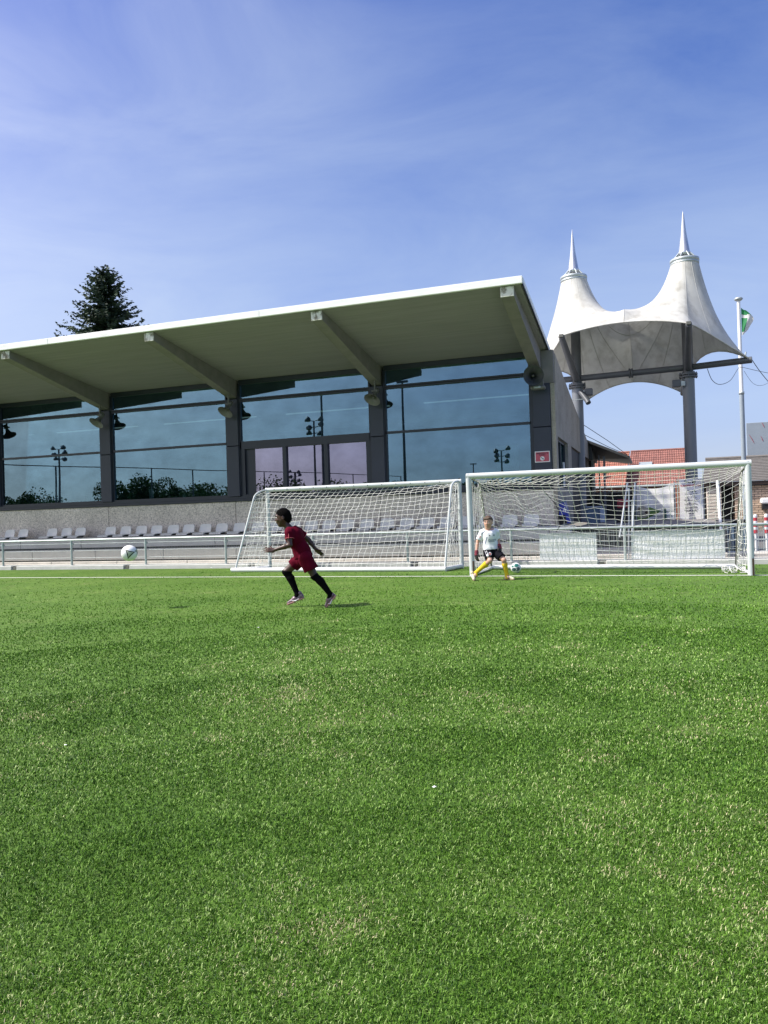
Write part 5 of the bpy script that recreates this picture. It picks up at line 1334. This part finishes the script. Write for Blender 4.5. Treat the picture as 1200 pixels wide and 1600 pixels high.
    def build(s, name, m, parent):
        V, F = surface_nets(s.f, s.o, s.h)
        me = bpy.data.meshes.new(name); me.from_pydata(V.tolist(), [], F.tolist())
        me.polygons.foreach_set('use_smooth', [True] * len(me.polygons)); me.materials.append(m)
        ob = bpy.data.objects.new(name, me); COL.objects.link(ob); ob.parent = parent; return ob
def lerp(a, b, t): return tuple(np.array(a) * (1 - t) + np.array(b) * t)

def hand(sd, w, kn, up_, r, curl=0.35, spread=0.10, thick=1.0, L_=0.15, fold=None):
    # palm from wrist w to knuckles along kn; up_ is the thumb side; fold is the direction the fingers bend to
    w = np.array(w, float); d = np.array(kn, float); d /= np.linalg.norm(d); t = np.array(up_, float); t -= d * (t @ d); t /= np.linalg.norm(t)
    n = np.cross(d, t) if fold is None else np.array(fold, float); n = n / np.linalg.norm(n)
    pl = L_ * .48
    for s_ in (-.5, 0, .5): sd.cap(w + t * s_ * r * 1.2, w + d * pl + t * s_ * L_ * .30, r * .75, r * .62, 0.006)
    for i, (s_, ln) in enumerate(((.62, .44), (.22, .52), (-.2, .48), (-.6, .37))):
        b = w + d * pl + t * s_ * L_ * .26
        d1 = d + t * s_ * spread * 3 + n * curl * .3; d1 /= np.linalg.norm(d1)
        m1 = b + d1 * L_ * ln * .5; d2 = d1 + n * curl * (1 + .25 * i); d2 /= np.linalg.norm(d2)
        sd.cap(b, m1, .0088 * thick, .0080 * thick, 0.003); sd.cap(m1, m1 + d2 * L_ * ln * .55, .0080 * thick, .0066 * thick, 0.002)
    b = w + d * pl * .28 + t * L_ * .13
    d1 = d * .65 + t * 1.0 + n * curl * .3; d1 /= np.linalg.norm(d1); m1 = b + d1 * L_ * .25
    d2 = d * 1.1 + t * .55 + n * curl * .4; d2 /= np.linalg.norm(d2)
    sd.cap(b, m1, .0115 * thick, .0095 * thick, 0.006); sd.cap(m1, m1 + d2 * L_ * .22, .0095 * thick, .0075 * thick, 0.003)

def shoe(name, parent, heel, toe, m, msole, upn=(0, 0, 1), w=0.038):
    heel, toe = np.array(heel, float), np.array(toe, float); u = np.array(upn, float); d = toe - heel; L_ = np.linalg.norm(d); d /= L_; u -= d * (u @ d); u /= np.linalg.norm(u)
    lo = np.minimum(heel, toe) - .14; hi = np.maximum(heel, toe) + .16
    s = SDF(lo, hi, 0.006)
    s.cap(heel + u * .036, heel + d * L_ * .45 + u * .042, w * .86, w * .95, 0.02).cap(heel + d * L_ * .45 + u * .036, toe + u * .022 - d * .02, w * .98, w * .60, 0.02)
    s.cap(heel + u * .045, heel + u * .085 + d * .01, w * .85, w * .92, 0.015)
    s.cut(heel + u * 0.006, -u)
    sh_ = s.build(name, m, parent)
    s = SDF(lo, hi, 0.006)
    s.cap(heel + u * .012, heel + d * L_ * .5 + u * .012, w * .90, w * .96, 0.01).cap(heel + d * L_ * .5 + u * .012, toe + u * .012 - d * .015, w * 1.0, w * .66, 0.01)
    s.cut(heel + u * 0.018, u).cut(heel - u * 0.004, -u)
    for k, q in ((.05, .5), (.05, -.5), (.72, .55), (.72, -.55), (.52, .6), (.52, -.6), (.92, 0)):
        sd_ = np.cross(d, u); p = heel + d * L_ * k + sd_ * w * q
        s.cap(p, p - u * .014, 0.008, 0.006, 0.003)
    s.build('sole', msole, sh_)
    return sh_

PM = {}
PM['skin_dark'] = mat('dark_brown_skin', (0.055, 0.025, 0.017), 0.42, var=0.12, vscale=14)
PM['skin_fair'] = mat('fair_skin', (0.50, 0.29, 0.21), 0.5, var=0.08, vscale=12)
PM['hairblack'] = mat('short_black_hair', (0.005, 0.0045, 0.0045), 0.95, spec=0.05, var=0.4, vscale=80, bump=0.8, bscale=160)
PM['hairbrown'] = mat('brown_hair', (0.085, 0.052, 0.032), 0.6, var=0.4, vscale=40, bump=0.5, bscale=90)
PM['redkit'] = mat('crimson_kit', (0.088, 0.0010, 0.012), 0.8, spec=0.08, var=0.10, vscale=9, bump=0.15, bscale=60)
PM['redtrim'] = mat('pale_red_piping', (0.55, 0.12, 0.13), 0.6)
PM['blacksock'] = mat('black_sock', (0.004, 0.004, 0.005), 0.9, spec=0.05, var=0.2, vscale=40, bump=0.3, bscale=120)
PM['boot'] = mat('dark_plum_boot', (0.10, 0.055, 0.075), 0.35, col2=(0.30, 0.23, 0.26), c2range=(0.45, 0.62), c2scale=22)
PM['bootsole'] = mat('pinkish_sole', (0.42, 0.20, 0.20), 0.5)
PM['whitekit'] = mat('white_jersey', (0.76, 0.78, 0.82), 0.7, var=0.05, bump=0.12, bscale=60)
PM['bluegrey'] = mat('blue_grey_trim', (0.17, 0.20, 0.30), 0.7)
PM['blackshort'] = mat('black_shorts', (0.008, 0.008, 0.012), 0.85, spec=0.08, bump=0.15, bscale=50)
PM['yellow'] = mat('yellow_sock', (0.66, 0.47, 0.012), 0.8, var=0.10, vscale=30, bump=0.3, bscale=90)
PM['cream'] = mat('cream_boot', (0.58, 0.53, 0.38), 0.45, col2=(0.20, 0.17, 0.13), c2range=(0.55, 0.72), c2scale=18)
PM['creamsole'] = mat('tan_sole', (0.30, 0.22, 0.14), 0.6)
PM['glove'] = mat('black_glove', (0.014, 0.012, 0.014), 0.6)
PM['maroon'] = mat('maroon_glove_cuff', (0.17, 0.012, 0.030), 0.6, var=0.2, vscale=40)
PM['eyew'] = mat('eye_white', (0.7, 0.68, 0.65), 0.3)
PM['eyed'] = mat('eye_dark', (0.015, 0.01, 0.008), 0.2)
PM['lip'] = mat('lips_fair', (0.42, 0.16, 0.14), 0.5)
PM['lipd'] = mat('lips_dark', (0.13, 0.045, 0.038), 0.45)

def face(sd, c, F_, U_, Rr, s=1.0):
    # head with brow, nose, lips, chin, ears; F_ forward, U_ up, Rr the person's own left
    F_, U_, Rr, c = [np.array(v, float) for v in (F_, U_, Rr, c)]
    rot = np.stack([F_, Rr, U_], 1)
    P = lambda f, r, u: c + (F_ * f + Rr * r + U_ * u) * s
    sd.ell(P(-.012, 0, .022), np.array((.098, .080, .096)) * s, 0.02, rot)          # cranium
    sd.ell(P(.018, 0, -.035), np.array((.072, .062, .082)) * s, 0.03, rot)          # face mass
    sd.ell(P(.050, 0, -.092), np.array((.030, .032, .026)) * s, 0.025, rot)         # chin
    for q in (-1, 1):
        sd.cap(P(.02, .048 * q, -.035), P(.045, .022 * q, -.088), .022 * s, .02 * s, 0.02)      # jaw
        sd.ell(P(.060, .036 * q, -.022), np.array((.022, .022, .018)) * s, 0.015, rot)           # cheek
        sd.ell(P(.074, .030 * q, .034), np.array((.014, .026, .010)) * s, 0.012, rot)            # brow
        sd.ell(P(.090, .031 * q, .012), np.array((.016, .017, .011)) * s, 0.010, rot, True)      # eye socket
        sd.ell(P(-.008, .080 * q, -.008), np.array((.017, .010, .030)) * s, 0.006, rot)          # ear
        sd.ell(P(-.002, .090 * q, -.004), np.array((.008, .006, .016)) * s, 0.004, rot, True)
    sd.cap(P(.082, 0, .018), P(.097, 0, -.020), .009 * s, .013 * s, 0.012)          # nose
    for q in (-1, 1): sd.ell(P(.092, .012 * q, -.024), np.array((.012, .010, .009)) * s, 0.006, rot)
    sd.ell(P(.084, 0, -.050), np.array((.013, .023, .008)) * s, 0.006, rot)         # upper lip
    sd.ell(P(.081, 0, -.062), np.array((.013, .020, .008)) * s, 0.006, rot)
    return P, rot
def eyes(par, P, s, lipm):
    for q in (-1, 1):
        MB().sphere(tuple(P(.074, .031 * q, .012)), .0125 * s, 12, 8).build('eye', PM['eyew'], par)
        MB().sphere(tuple(P(.0815, .031 * q, .012)), .0068 * s, 10, 6).build('iris', PM['eyed'], par)
        MB().tube([tuple(P(.090, .014 * q, .036)), tuple(P(.088, .030 * q, .041)), tuple(P(.078, .048 * q, .035))], .0035 * s, 5).build('eyebrow', PM['eyed'], par)
    MB().tube([tuple(P(.088, -.020, -.056)), tuple(P(.0965, 0, -.0555)), tuple(P(.088, .020, -.056))], .0040 * s, 5).build('mouth', lipm, par)

# --- running boy in red, seen from his left side
boy = thing('person', 'running boy in crimson shirt and shorts with black knee socks', 'person', (-4.31, 9.868, 0.0), None, YAW)
lo, hi = (-.98, -.36, -.04), (.22, .40, 1.46)
H6 = 0.0075
neckB, chest, waist, pelv = (-.515, 0, 1.085), (-.462, 0, .985), (-.375, 0, .815), (-.335, 0, .70)
shN, elN, wrN = (-.512, -.150, 1.055), (-.505, -.195, .880), (-.735, -.185, .815)
shF, elF, wrF = (-.430, .150, 1.060), (-.285, .235, .925), (-.185, .225, .790)
hipR_, knR, anR = (-.365, .085, .690), (-.605, .09, .497), (-.452, .085, .175)
hipL_, knL, anL = (-.305, -.085, .685), (-.192, -.09, .440), (.028, -.095, .170)
def body(sd, off=0.0):
    sd.cap((-.490, 0, 1.045), chest, .085 + off, .105 + off, 0.04).cap(chest, waist, .105 + off, .092 + off, 0.04).cap(waist, pelv, .092 + off, .105 + off, 0.03)
    sd.cap(lerp(neckB, shN, .5), lerp(shN, elN, .05), .058 + off, .048 + off, 0.03).cap(lerp(neckB, shF, .5), lerp(shF, elF, .05), .058 + off, .048 + off, 0.03)
    sd.ell((-.455, -.07, .99), (.085 + off, .085 + off, .12 + off), 0.03).ell((-.44, .07, .99), (.085 + off, .085 + off, .12 + off), 0.03)
    return sd
def leg(sd, h, k, a, off=0.0, back=(0, 0, 0), rth=.074):
    sd.cap(h, lerp(h, k, .5), rth + off, rth * .86 + off, 0.03).cap(lerp(h, k, .5), k, rth * .86 + off, .049 + off, 0.02)
    cf = np.array(lerp(k, a, .3)) + np.array(back) * .018
    sd.cap(k, tuple(cf), .047 + off, .048 + off, 0.02).cap(tuple(cf), a, .048 + off, .029 + off, 0.02)
    return sd
sd = body(SDF(lo, hi, H6))
leg(sd, hipR_, knR, anR, 0, (.8, 0, .3)); leg(sd, hipL_, knL, anL, 0, (.8, 0, .5))
sd.cap(anR, (-.50, .085, .09), .030, .028, 0.02).cap(anL, (.02, -.095, .08), .030, .026, 0.02)
sd.cap(shN, elN, .043, .034, 0.02).cap(elN, lerp(elN, wrN, .3), .034, .034, 0.015).cap(lerp(elN, wrN, .3), wrN, .034, .022, 0.01)
sd.cap(shF, elF, .043, .034, 0.02).cap(elF, lerp(elF, wrF, .3), .034, .034, 0.015).cap(lerp(elF, wrF, .3), wrF, .034, .022, 0.01)
hand(sd, wrN, (-1, .05, .10), (-.15, .25, 1), .026, 0.22, 0.16, 1.0, 0.145, (0, 1, .2))
hand(sd, wrF, (.85, .1, -.75), (.3, -.6, .5), .026, 0.25, 0.16, 1.0, 0.145, (.2, .3, -.5))
hc = (-.618, 0, 1.262)
Fd = np.array((-.985, -.06, -.16)); Fd /= np.linalg.norm(Fd); Ud = np.array((-.16, 0, .985)); Ud -= Fd * (Ud @ Fd); Ud /= np.linalg.norm(Ud); Rd = np.cross(Ud, Fd)
sd.cap(neckB, (-.585, 0, 1.185), .050, .046, 0.03)
Pf, rot = face(sd, hc, Fd, Ud, Rd, 1.06)
bd = sd.build('body', PM['skin_dark'], boy)
eyes(bd, Pf, 1.06, PM['lipd'])
# hair cap: swollen cranium minus the face
sd = SDF((-.80, -.16, 1.12), (-.44, .16, 1.46), 0.006)
sd.ell(Pf(-.014, 0, .026), np.array((.104, .086, .100)) * 1.06, 0.0, rot)
sd.ell(Pf(-.05, 0, -.02), np.array((.07, .075, .075)) * 1.06, 0.02, rot)
sd.cut(Pf(.062, 0, .055), Fd * .75 - Ud * .66).cut(Pf(-.045, 0, -.070), -Ud + Fd * .75)
sd.ell(Pf(.052, 0.09, -.03), np.array((.055, .05, .075)) * 1.06, 0.005, rot, True).ell(Pf(.052, -0.09, -.03), np.array((.055, .05, .075)) * 1.06, 0.005, rot, True)
sd.ell(Pf(-.008, .085, -.006), np.array((.022, .03, .033)), 0.003, rot, True).ell(Pf(-.008, -.085, -.006), np.array((.022, .03, .033)), 0.003, rot, True)
sd.crease(0.0012, 260, 3).build('hair', PM['hairblack'], boy)
# shirt
sd = body(SDF(lo, hi, H6), 0.018)
sd.cap(waist, (-.345, 0, .715), .112, .122, 0.03)
sd.cut((-.35, 0, .695), (.22, 0, -1)).cut((-.528, 0, 1.100), (-.55, 0, .84), .10)
for s_, e_, f_ in ((shN, elN, .52), (shF, elF, .55)):
    sl_ = SDF(lo, hi, H6); d = np.array(e_) - np.array(s_)
    sl_.cap(s_, e_, .060, .063, 0); sl_.cut(lerp(s_, e_, f_), d); sd.union(sl_, 0.02)
st_ = sd.crease(0.0035, 42, 5).build('shirt', PM['redkit'], boy)
for s_, e_, f_ in ((shN, elN, .50), (shF, elF, .53)):
    d = (Vector(e_) - Vector(s_)).normalized(); c0 = Vector(lerp(s_, e_, f_))
    x_ = d.cross(Vector((0, 1, 0))).normalized(); y_ = d.cross(x_)
    MB().tube([tuple(c0 + (x_ * math.cos(a) + y_ * math.sin(a)) * .0625) for a in np.linspace(0, 2 * math.pi, 25)], .0042, 5).build('sleeve_hem', PM['redtrim'], st_)
MB().tube([(-.508, -.207, 1.075), (-.513, -.222, 1.03), (-.512, -.242, .975)], .0035, 5).build('shoulder_piping', PM['redtrim'], st_)
# shorts: two wide legs and a seat
sd = SDF(lo, hi, H6)
sd.cap((-.352, 0, .735), (-.335, 0, .68), .112, .122, 0.03)
for h_, k_, f_, w0, w1 in ((hipR_, knR, .60, .092, .096), (hipL_, knL, .66, .100, .104)):
    sl_ = SDF(lo, hi, H6); d = np.array(k_) - np.array(h_)
    sl_.cap(h_, k_, w0, w1, 0); sl_.cut(lerp(h_, k_, f_), d); sd.union(sl_, 0.03)
sd.crease(0.005, 34, 8).build('shorts', PM['redkit'], boy)
for h_, k_, a_, bk in ((hipR_, knR, anR, (.8, 0, .3)), (hipL_, knL, anL, (.8, 0, .5))):
    sd = SDF(lo, hi, H6); leg(sd, h_, k_, a_, 0.006, bk); sd.cap(a_, np.array(a_) + np.array((-.03, 0, -.06)), .036, .034, 0.02)
    sd.cut(tuple(np.array(k_) + np.array((0, 0, .015))), np.array(h_) - np.array(a_)); sd.crease(0.001, 90, 2).build('sock', PM['blacksock'], boy)
s1 = shoe('boot', boy, (-.385, .085, .110), (-.595, .085, .030), PM['boot'], PM['bootsole'], (-.35, 0, .94))
s2 = shoe('boot', boy, (.085, -.095, .135), (-.035, -.095, -.004), PM['boot'], PM['bootsole'], (-.80, 0, .60))
for s_, a, b, c_ in ((s1, (-.43, .040, .118), (-.475, .040, .088), (-.535, .042, .094)), (s2, (.050, -.137, .115), (.022, -.137, .050), (-.012, -.135, .055))):
    MB().tube([a, b, c_], [.003, .010, .003], 6).build('swoosh_mark', M['white'], s_)

# --- goalkeeper facing the camera, head turned towards the ball
kp = thing('person', 'goalkeeper in white jersey, black shorts and yellow socks crouching by the post', 'person', (-2.87, 13.98, 0.0), None, YAW)
lo, hi = (-.50, -.46, -.03), (.56, .24, 1.26)
H6 = 0.0075
Zo = .012
neckB, chest, waist, pelv = (.005, -.015, .905 + Zo), (.012, -.02, .800 + Zo), (.022, .0, .635 + Zo), (.035, .015, .53 + Zo)
shR, elR, wrR = (-.115, 0, .868 + Zo), (-.208, .02, .700 + Zo), (-.243, -.04, .505 + Zo)
shL, elL, wrL = (.132, 0, .868 + Zo), (.175, .05, .715 + Zo), (.178, -.06, .610 + Zo)
hipR_, knR, anR = (-.035, .0, .515 + Zo), (-.022, -.20, .352 + Zo), (-.262, .03, .135)
hipL_, knL, anL = (.105, .0, .505 + Zo), (.236, -.17, .352 + Zo), (.287, -.13, .085)
def kbody(sd, off=0.0):
    sd.cap((.008, -.01, .86 + Zo), chest, .075 + off, .085 + off, 0.04).cap(chest, waist, .085 + off, .078 + off, 0.04).cap(waist, pelv, .078 + off, .085 + off, 0.03)
    for q in (-1, 1):
        sd.cap((.008 + .04 * q, -.015, .84 + Zo), (.02 + .045 * q, 0, .60 + Zo), .075 + off, .068 + off, 0.03)
    sd.cap(lerp(neckB, shR, .5), lerp(shR, elR, .05), .045 + off, .040 + off, 0.03).cap(lerp(neckB, shL, .5), lerp(shL, elL, .05), .045 + off, .040 + off, 0.03)
    return sd
def kleg(sd, h, k, a, off=0.0, bk=(0, 1, 0)):
    sd.cap(h, lerp(h, k, .5), .068 + off, .060 + off, 0.03).cap(lerp(h, k, .5), k, .060 + off, .044 + off, 0.02)
    cf = np.array(lerp(k, a, .3)) + np.array(bk) * .014
    sd.cap(k, tuple(cf), .042 + off, .042 + off, 0.02).cap(tuple(cf), a, .042 + off, .026 + off, 0.02); return sd
sd = kbody(SDF(lo, hi, H6))
kleg(sd, hipR_, knR, anR); kleg(sd, hipL_, knL, anL)
sd.cap(anR, (-.285, -.03, .07), .028, .026, 0.02).cap(anL, (.30, -.18, .05), .028, .024, 0.02)
for s_, e_, w_ in ((shR, elR, wrR), (shL, elL, wrL)):
    sd.cap(s_, e_, .036, .030, 0.02).cap(e_, lerp(e_, w_, .3), .030, .030, 0.015).cap(lerp(e_, w_, .3), w_, .030, .021, 0.01)
hc = (-.012, -.03, 1.045 + Zo)
Fd = np.array((-.45, -.88, -.10)); Fd /= np.linalg.norm(Fd); Ud = np.array((-.06, -.08, 1.0)); Ud -= Fd * (Ud @ Fd); Ud /= np.linalg.norm(Ud); Rd = np.cross(Ud, Fd)
sd.cap(neckB, (0, -.02, .99 + Zo), .037, .035, 0.02)
Pf, rot = face(sd, hc, Fd, Ud, Rd, 0.98)
kb = sd.build('body', PM['skin_fair'], kp)
eyes(kb, Pf, 0.98, PM['lip'])
sd = SDF((-.16, -.18, .93), (.14, .14, 1.26), 0.006)
sd.ell(Pf(-.016, 0, .028), np.array((.106, .090, .100)) * .98, 0.0, rot)
sd.cap(Pf(.062, -.045, .078), Pf(.066, .05, .082), .024, .022, 0.02).cap(Pf(.078, -.02, .070), Pf(.074, .04, .072), .016, .013, 0.01)
sd.cut(Pf(.070, 0, .060), Fd * .40 - Ud * .9 + Rd * .18, 0.14).cut(Pf(-.03, 0, -.045), -Ud)
sd.ell(Pf(.055, 0.092, -.035), np.array((.055, .05, .07)), 0.005, rot, True).ell(Pf(.055, -0.092, -.035), np.array((.055, .05, .07)), 0.005, rot, True)
sd.ell(Pf(-.008, .085, -.008), np.array((.02, .03, .030)), 0.003, rot, True).ell(Pf(-.008, -.085, -.008), np.array((.02, .03, .030)), 0.003, rot, True)
sd.crease(0.003, 95, 4).build('hair', PM['hairbrown'], kp)
sd = kbody(SDF(lo, hi, H6), 0.018)
sd.cap(waist, (.03, .0, .555 + Zo), .098, .112, 0.03)
for q in (-1, 1): sd.cap((.02 + .05 * q, 0, .64 + Zo), (.03 + .06 * q, 0, .55 + Zo), .085, .09, 0.03)
sd.cut((.02, 0, .548 + Zo), (0.08, 0, -1)).cut((.0, -.03, .915 + Zo), (-.05, -.35, .9), .08)
for s_, e_, f_ in ((shR, elR, .82), (shL, elL, .80)):
    sl_ = SDF(lo, hi, H6); d = np.array(e_) - np.array(s_)
    sl_.cap(s_, e_, .052, .056, 0); sl_.cut(lerp(s_, e_, f_), d); sd.union(sl_, 0.02)
sd.crease(0.004, 38, 6)
jer = sd.build('jersey', PM['whitekit'], kp)
sd = SDF(lo, hi, H6)
sd.cap((.02, .005, .57 + Zo), (.035, .01, .50 + Zo), .098, .108, 0.03)
for h_, k_, f_ in ((hipR_, knR, .80), (hipL_, knL, .74)):
    sl_ = SDF(lo, hi, H6); d = np.array(k_) - np.array(h_)
    sl_.cap(h_, k_, .085, .084, 0); sl_.cut(lerp(h_, k_, f_), d); sd.union(sl_, 0.03)
sd.crease(0.004, 36, 9)
shorts = sd.build('shorts', PM['blackshort'], kp)
for h_, k_, a_ in ((hipR_, knR, anR), (hipL_, knL, anL)):
    sd = SDF(lo, hi, H6); kleg(sd, h_, k_, a_, 0.007); sd.cap(a_, np.array(a_) + np.array((0, -.03, -.05)), .034, .032, 0.02)
    sd.cut(lerp(k_, a_, .20), np.array(k_) - np.array(a_)); sd.cut((0, 0, .018), (0, 0, -1)); sd.crease(0.0015, 90, 2).build('sock', PM['yellow'], kp)
sR_ = shoe('boot', kp, (-.300, .06, .065), (-.312, -.135, .004), PM['cream'], PM['creamsole'], (-.35, -.3, .9), 0.036)
sL_ = shoe('boot', kp, (.272, -.10, .004), (.402, -.225, .004), PM['cream'], PM['creamsole'], (0, 0, 1), 0.036)
for (w_, kn, th) in ((wrR, (-.02, -.10, -1), (.6, -.8, 0)), (wrL, (.08, -.25, -.95), (-.6, -.8, 0))):
    g = SDF(np.array(w_) - .22, np.array(w_) + .22, 0.0055)
    hand(g, np.array(w_) + np.array(kn) * .02, kn, th, .030, 0.40, 0.10, 1.55, 0.145, (.5 if w_ is wrR else -.5, .3, 0))
    gl = g.build('glove', PM['glove'], kp)
    MB().tube([tuple(np.array(w_) - np.array(kn) * .035), tuple(np.array(w_) + np.array(kn) * .055)], [.033, .040], 16).build('glove_cuff', PM['maroon'], gl)
# prints laid on the cloth
def on_cloth(ob, pts2, faces, m, name, par, lift=0.0025, sub=0):
    me = ob.data; bv = BVHTree.FromPolygons([v.co for v in me.vertices], [tuple(p.vertices) for p in me.polygons])
    out = []
    for (x, z) in pts2:
        hit = bv.ray_cast(Vector((x, -1.0, z)), Vector((0, 1, 0)))
        out.append((x, (hit[0].y if hit[0] is not None else -.1) - lift, z))
    MB().add(out, faces, False).build(name, m, par)
def strip_on(ob, p, q, w, m, name, par, n=14):
    a, b = np.array(p), np.array(q); d = (b - a) / np.linalg.norm(b - a); nrm_ = np.array((-d[1], d[0])) * w / 2
    pts = []; fs = []
    for k in range(n + 1):
        c = a + (b - a) * k / n; pts += [tuple(c + nrm_), tuple(c - nrm_)]
    for k in range(n): fs.append((2 * k, 2 * k + 2, 2 * k + 3, 2 * k + 1))
    on_cloth(ob, pts, fs, m, name, par)
vs, fs = text_mb('Devera', 0.062, 0.001)
on_cloth(jer, [(.045 + p[0] * .80 * 1.0, .725 + Zo + p[1] + p[0] * .10) for p in vs], fs, PM['bluegrey'], 'chest_lettering', jer)
strip_on(jer, (-.01, .690 + Zo), (.085, .698 + Zo), .010, PM['bluegrey'], 'chest_line', jer)
on_cloth(jer, [(-.022, .798 + Zo), (.012, .798 + Zo), (-.004, .825 + Zo)], [(0, 1, 2)], PM['glove'], 'triangle_logo', jer)
on_cloth(jer, [(.075 + .014 * math.cos(a), .81 + Zo + .016 * math.sin(a)) for a in np.linspace(0, 2 * math.pi, 10, False)], [tuple(range(10))], PM['bluegrey'], 'crest', jer)
strip_on(jer, (-.075, .90 + Zo), (-.15, .83 + Zo), .014, PM['bluegrey'], 'shoulder_stripe', jer)
strip_on(jer, (-.052, .78 + Zo), (-.088, .66 + Zo), .016, PM['bluegrey'], 'side_stripe', jer)
strip_on(jer, (-.165, .80 + Zo), (-.178, .775 + Zo), .024, PM['lip'], 'sleeve_badge', jer)
strip_on(shorts, (-.083, .53 + Zo), (-.058, .41 + Zo), .032, PM['whitekit'], 'side_stripe', shorts)
on_cloth(shorts, [(-.015 + .026 * math.cos(a), .475 + Zo + .030 * math.sin(a)) for a in np.linspace(0, 2 * math.pi, 14, False)], [tuple(range(14))], PM['whitekit'], 'badge', shorts)
on_cloth(shorts, [(-.015 + .013 * math.cos(a), .475 + Zo + .015 * math.sin(a)) for a in np.linspace(0, 2 * math.pi, 10, False)], [tuple(range(10))], PM['lip'], 'badge_mark', shorts, 0.004)

# ---------------------------------------------------------------- balls
M['ballwhite'] = mat('ball_white', (0.80, 0.81, 0.80), 0.35, bump=0.08, bscale=220)
M['ballink'] = mat('ball_black_print', (0.012, 0.014, 0.012), 0.4)
M['ballolive'] = mat('ball_olive_print', (0.46, 0.50, 0.36), 0.4)
M['ballteal'] = mat('ball_teal_print', (0.02, 0.17, 0.14), 0.4)
M['ballblue'] = mat('ball_slate_print', (0.07, 0.10, 0.13), 0.4)
def ball(label, c, r):
    t = thing('football', label, 'ball', c); MB().sphere(c, r, 40, 28).build('ball_shell', M['ballwhite'], t); return t
def patch(t, c, r, dirv, poly, m, name, spin=0.0, lift=0.0012, K=5):
    d = Vector(dirv).normalized(); u = d.cross(Vector((0, 0, 1)))
    if u.length < .1: u = d.cross(Vector((1, 0, 0)))
    u.normalize(); v = u.cross(d); c = Vector(c); u = -u
    def P(a, b):
        ca, sa = math.cos(spin), math.sin(spin); a, b = a * ca - b * sa, a * sa + b * ca
        return c + (d + u * a + v * b).normalized() * (r + lift)
    n = len(poly); vs = [P(sum(p[0] for p in poly) / n, sum(p[1] for p in poly) / n)]; fs = []
    m0 = (sum(p[0] for p in poly) / n, sum(p[1] for p in poly) / n)
    for k in range(1, K + 1):
        for p in poly: vs.append(P(m0[0] + (p[0] - m0[0]) * k / K, m0[1] + (p[1] - m0[1]) * k / K))
    for k in range(n): fs.append((0, 1 + k, 1 + (k + 1) % n))
    for q in range(K - 1):
        for k in range(n):
            a = 1 + q * n + k; b = 1 + q * n + (k + 1) % n; fs.append((a, a + n, b + n, b))
    MB().add(vs, fs, True).build(name, m, t)
def tri(s, dent=.16, arms=3, n=10):
    out = []
    for k in range(arms):
        a0 = 2 * math.pi * k / arms + .52; a1 = a0 + 2 * math.pi / arms
        p, q = np.array((math.cos(a0), math.sin(a0))) * s, np.array((math.cos(a1), math.sin(a1))) * s
        for i in range(n):
            t = i / n; x = p * (1 - t) + q * t; mdir = -(p + q) / np.linalg.norm(p + q); x = x + mdir * dent * s * 4 * t * (1 - t); out.append(tuple(x))
    return out
bc, br = (-7.20, 9.30, 0.815), 0.116
b1 = ball('white football with black edged triangle print flying through the air', bc, br)
tocam = Vector((0, 0, 1.25)) - Vector(bc)
patch(b1, bc, br, tocam + Vector((0.25, 0, -0.5)), tri(1.15, .20), M['ballink'], 'black_triangle', -0.28, 0.0008)
patch(b1, bc, br, tocam + Vector((0.15, 0, -0.35)), tri(.80, .25), M['ballolive'], 'olive_triangle', -0.28, 0.0018)
for dv, sp in (((1, .3, .25), .4), ((-.6, -.2, -.9), 1.2), ((0.1, .9, .5), 0), ((-.8, .6, .3), 2.0)):
    patch(b1, bc, br, dv, tri(.62, .2), M['ballink'], 'black_triangle', sp, 0.0008); patch(b1, bc, br, dv, tri(.46, .22), M['ballolive'], 'olive_triangle', sp, 0.0018)
c2, r2b = (-2.655, 15.50, 0.105), 0.105
b2 = ball('white football with teal and dark patches lying in the large goal', c2, r2b)
tc_ = (Vector((0, 0, 1.25)) - Vector(c2)).normalized()
for off_, s_, mm_ in (((.15, 0, .62), .52, 'ballteal'), ((-.45, 0, -.35), .50, 'ballblue'), ((.42, 0, -.30), .55, 'ballblue'), ((-.75, 0, .35), .30, 'ballteal')):
    el = [(s_ * math.cos(a), s_ * .72 * math.sin(a)) for a in np.linspace(0, 2 * math.pi, 20, False)]
    patch(b2, c2, r2b, tc_ + Vector(off_), el, M[mm_], 'printed_patch', .3)
patch(b2, c2, r2b, tc_ + Vector((-.45, 0, -.38)), tri(.25, .0), M['ballteal'], 'teal_mark', .3, 0.0022)
patch(b2, c2, r2b, tc_ + Vector((.12, 0, -.30)), [(.10 * math.cos(a), .22 * math.sin(a)) for a in np.linspace(0, 2 * math.pi, 12, False)], M['ballwhite'], 'white_bar', 0, 0.0022)

# ---------------------------------------------------------------- litter on the turf
dbs = [((-4.23, 7.67), .018, 'tiny white paper scrap on the turf in front of the running boy'), ((-0.96, 3.30), .011, 'small crumpled white scrap on the turf in the middle of the foreground'), ((-3.12, 3.43), .009, 'tiny pale scrap lying on the turf at the left'),
       ((-10.84, 17.26), .035, 'white paper scrap below the kerb left of the smaller goal'), ((-14.6, 17.32), .035, 'crumpled white scrap below the kerb near the ball'), ((-16.7, 17.36), .035, 'white scrap at the foot of the kerb at the far left')]
for (p, s_, lab) in dbs:
    g = np.random.default_rng(int(abs(p[0]) * 100)); m = MB(); Gd = np.zeros((5, 5, 3))
    for i in range(5):
        for j in range(5): Gd[i, j] = (p[0] + (i - 2) * s_ * .35 + g.normal(0, .08 * s_), p[1] + (j - 2) * s_ * .3 + g.normal(0, .08 * s_), 0.030 + abs(g.normal(0, .25 * s_)))
    tag(m.grid(Gd, False).build('paper_scrap', M['white'], None, origin=(p[0], p[1], 0)), lab, 'litter')
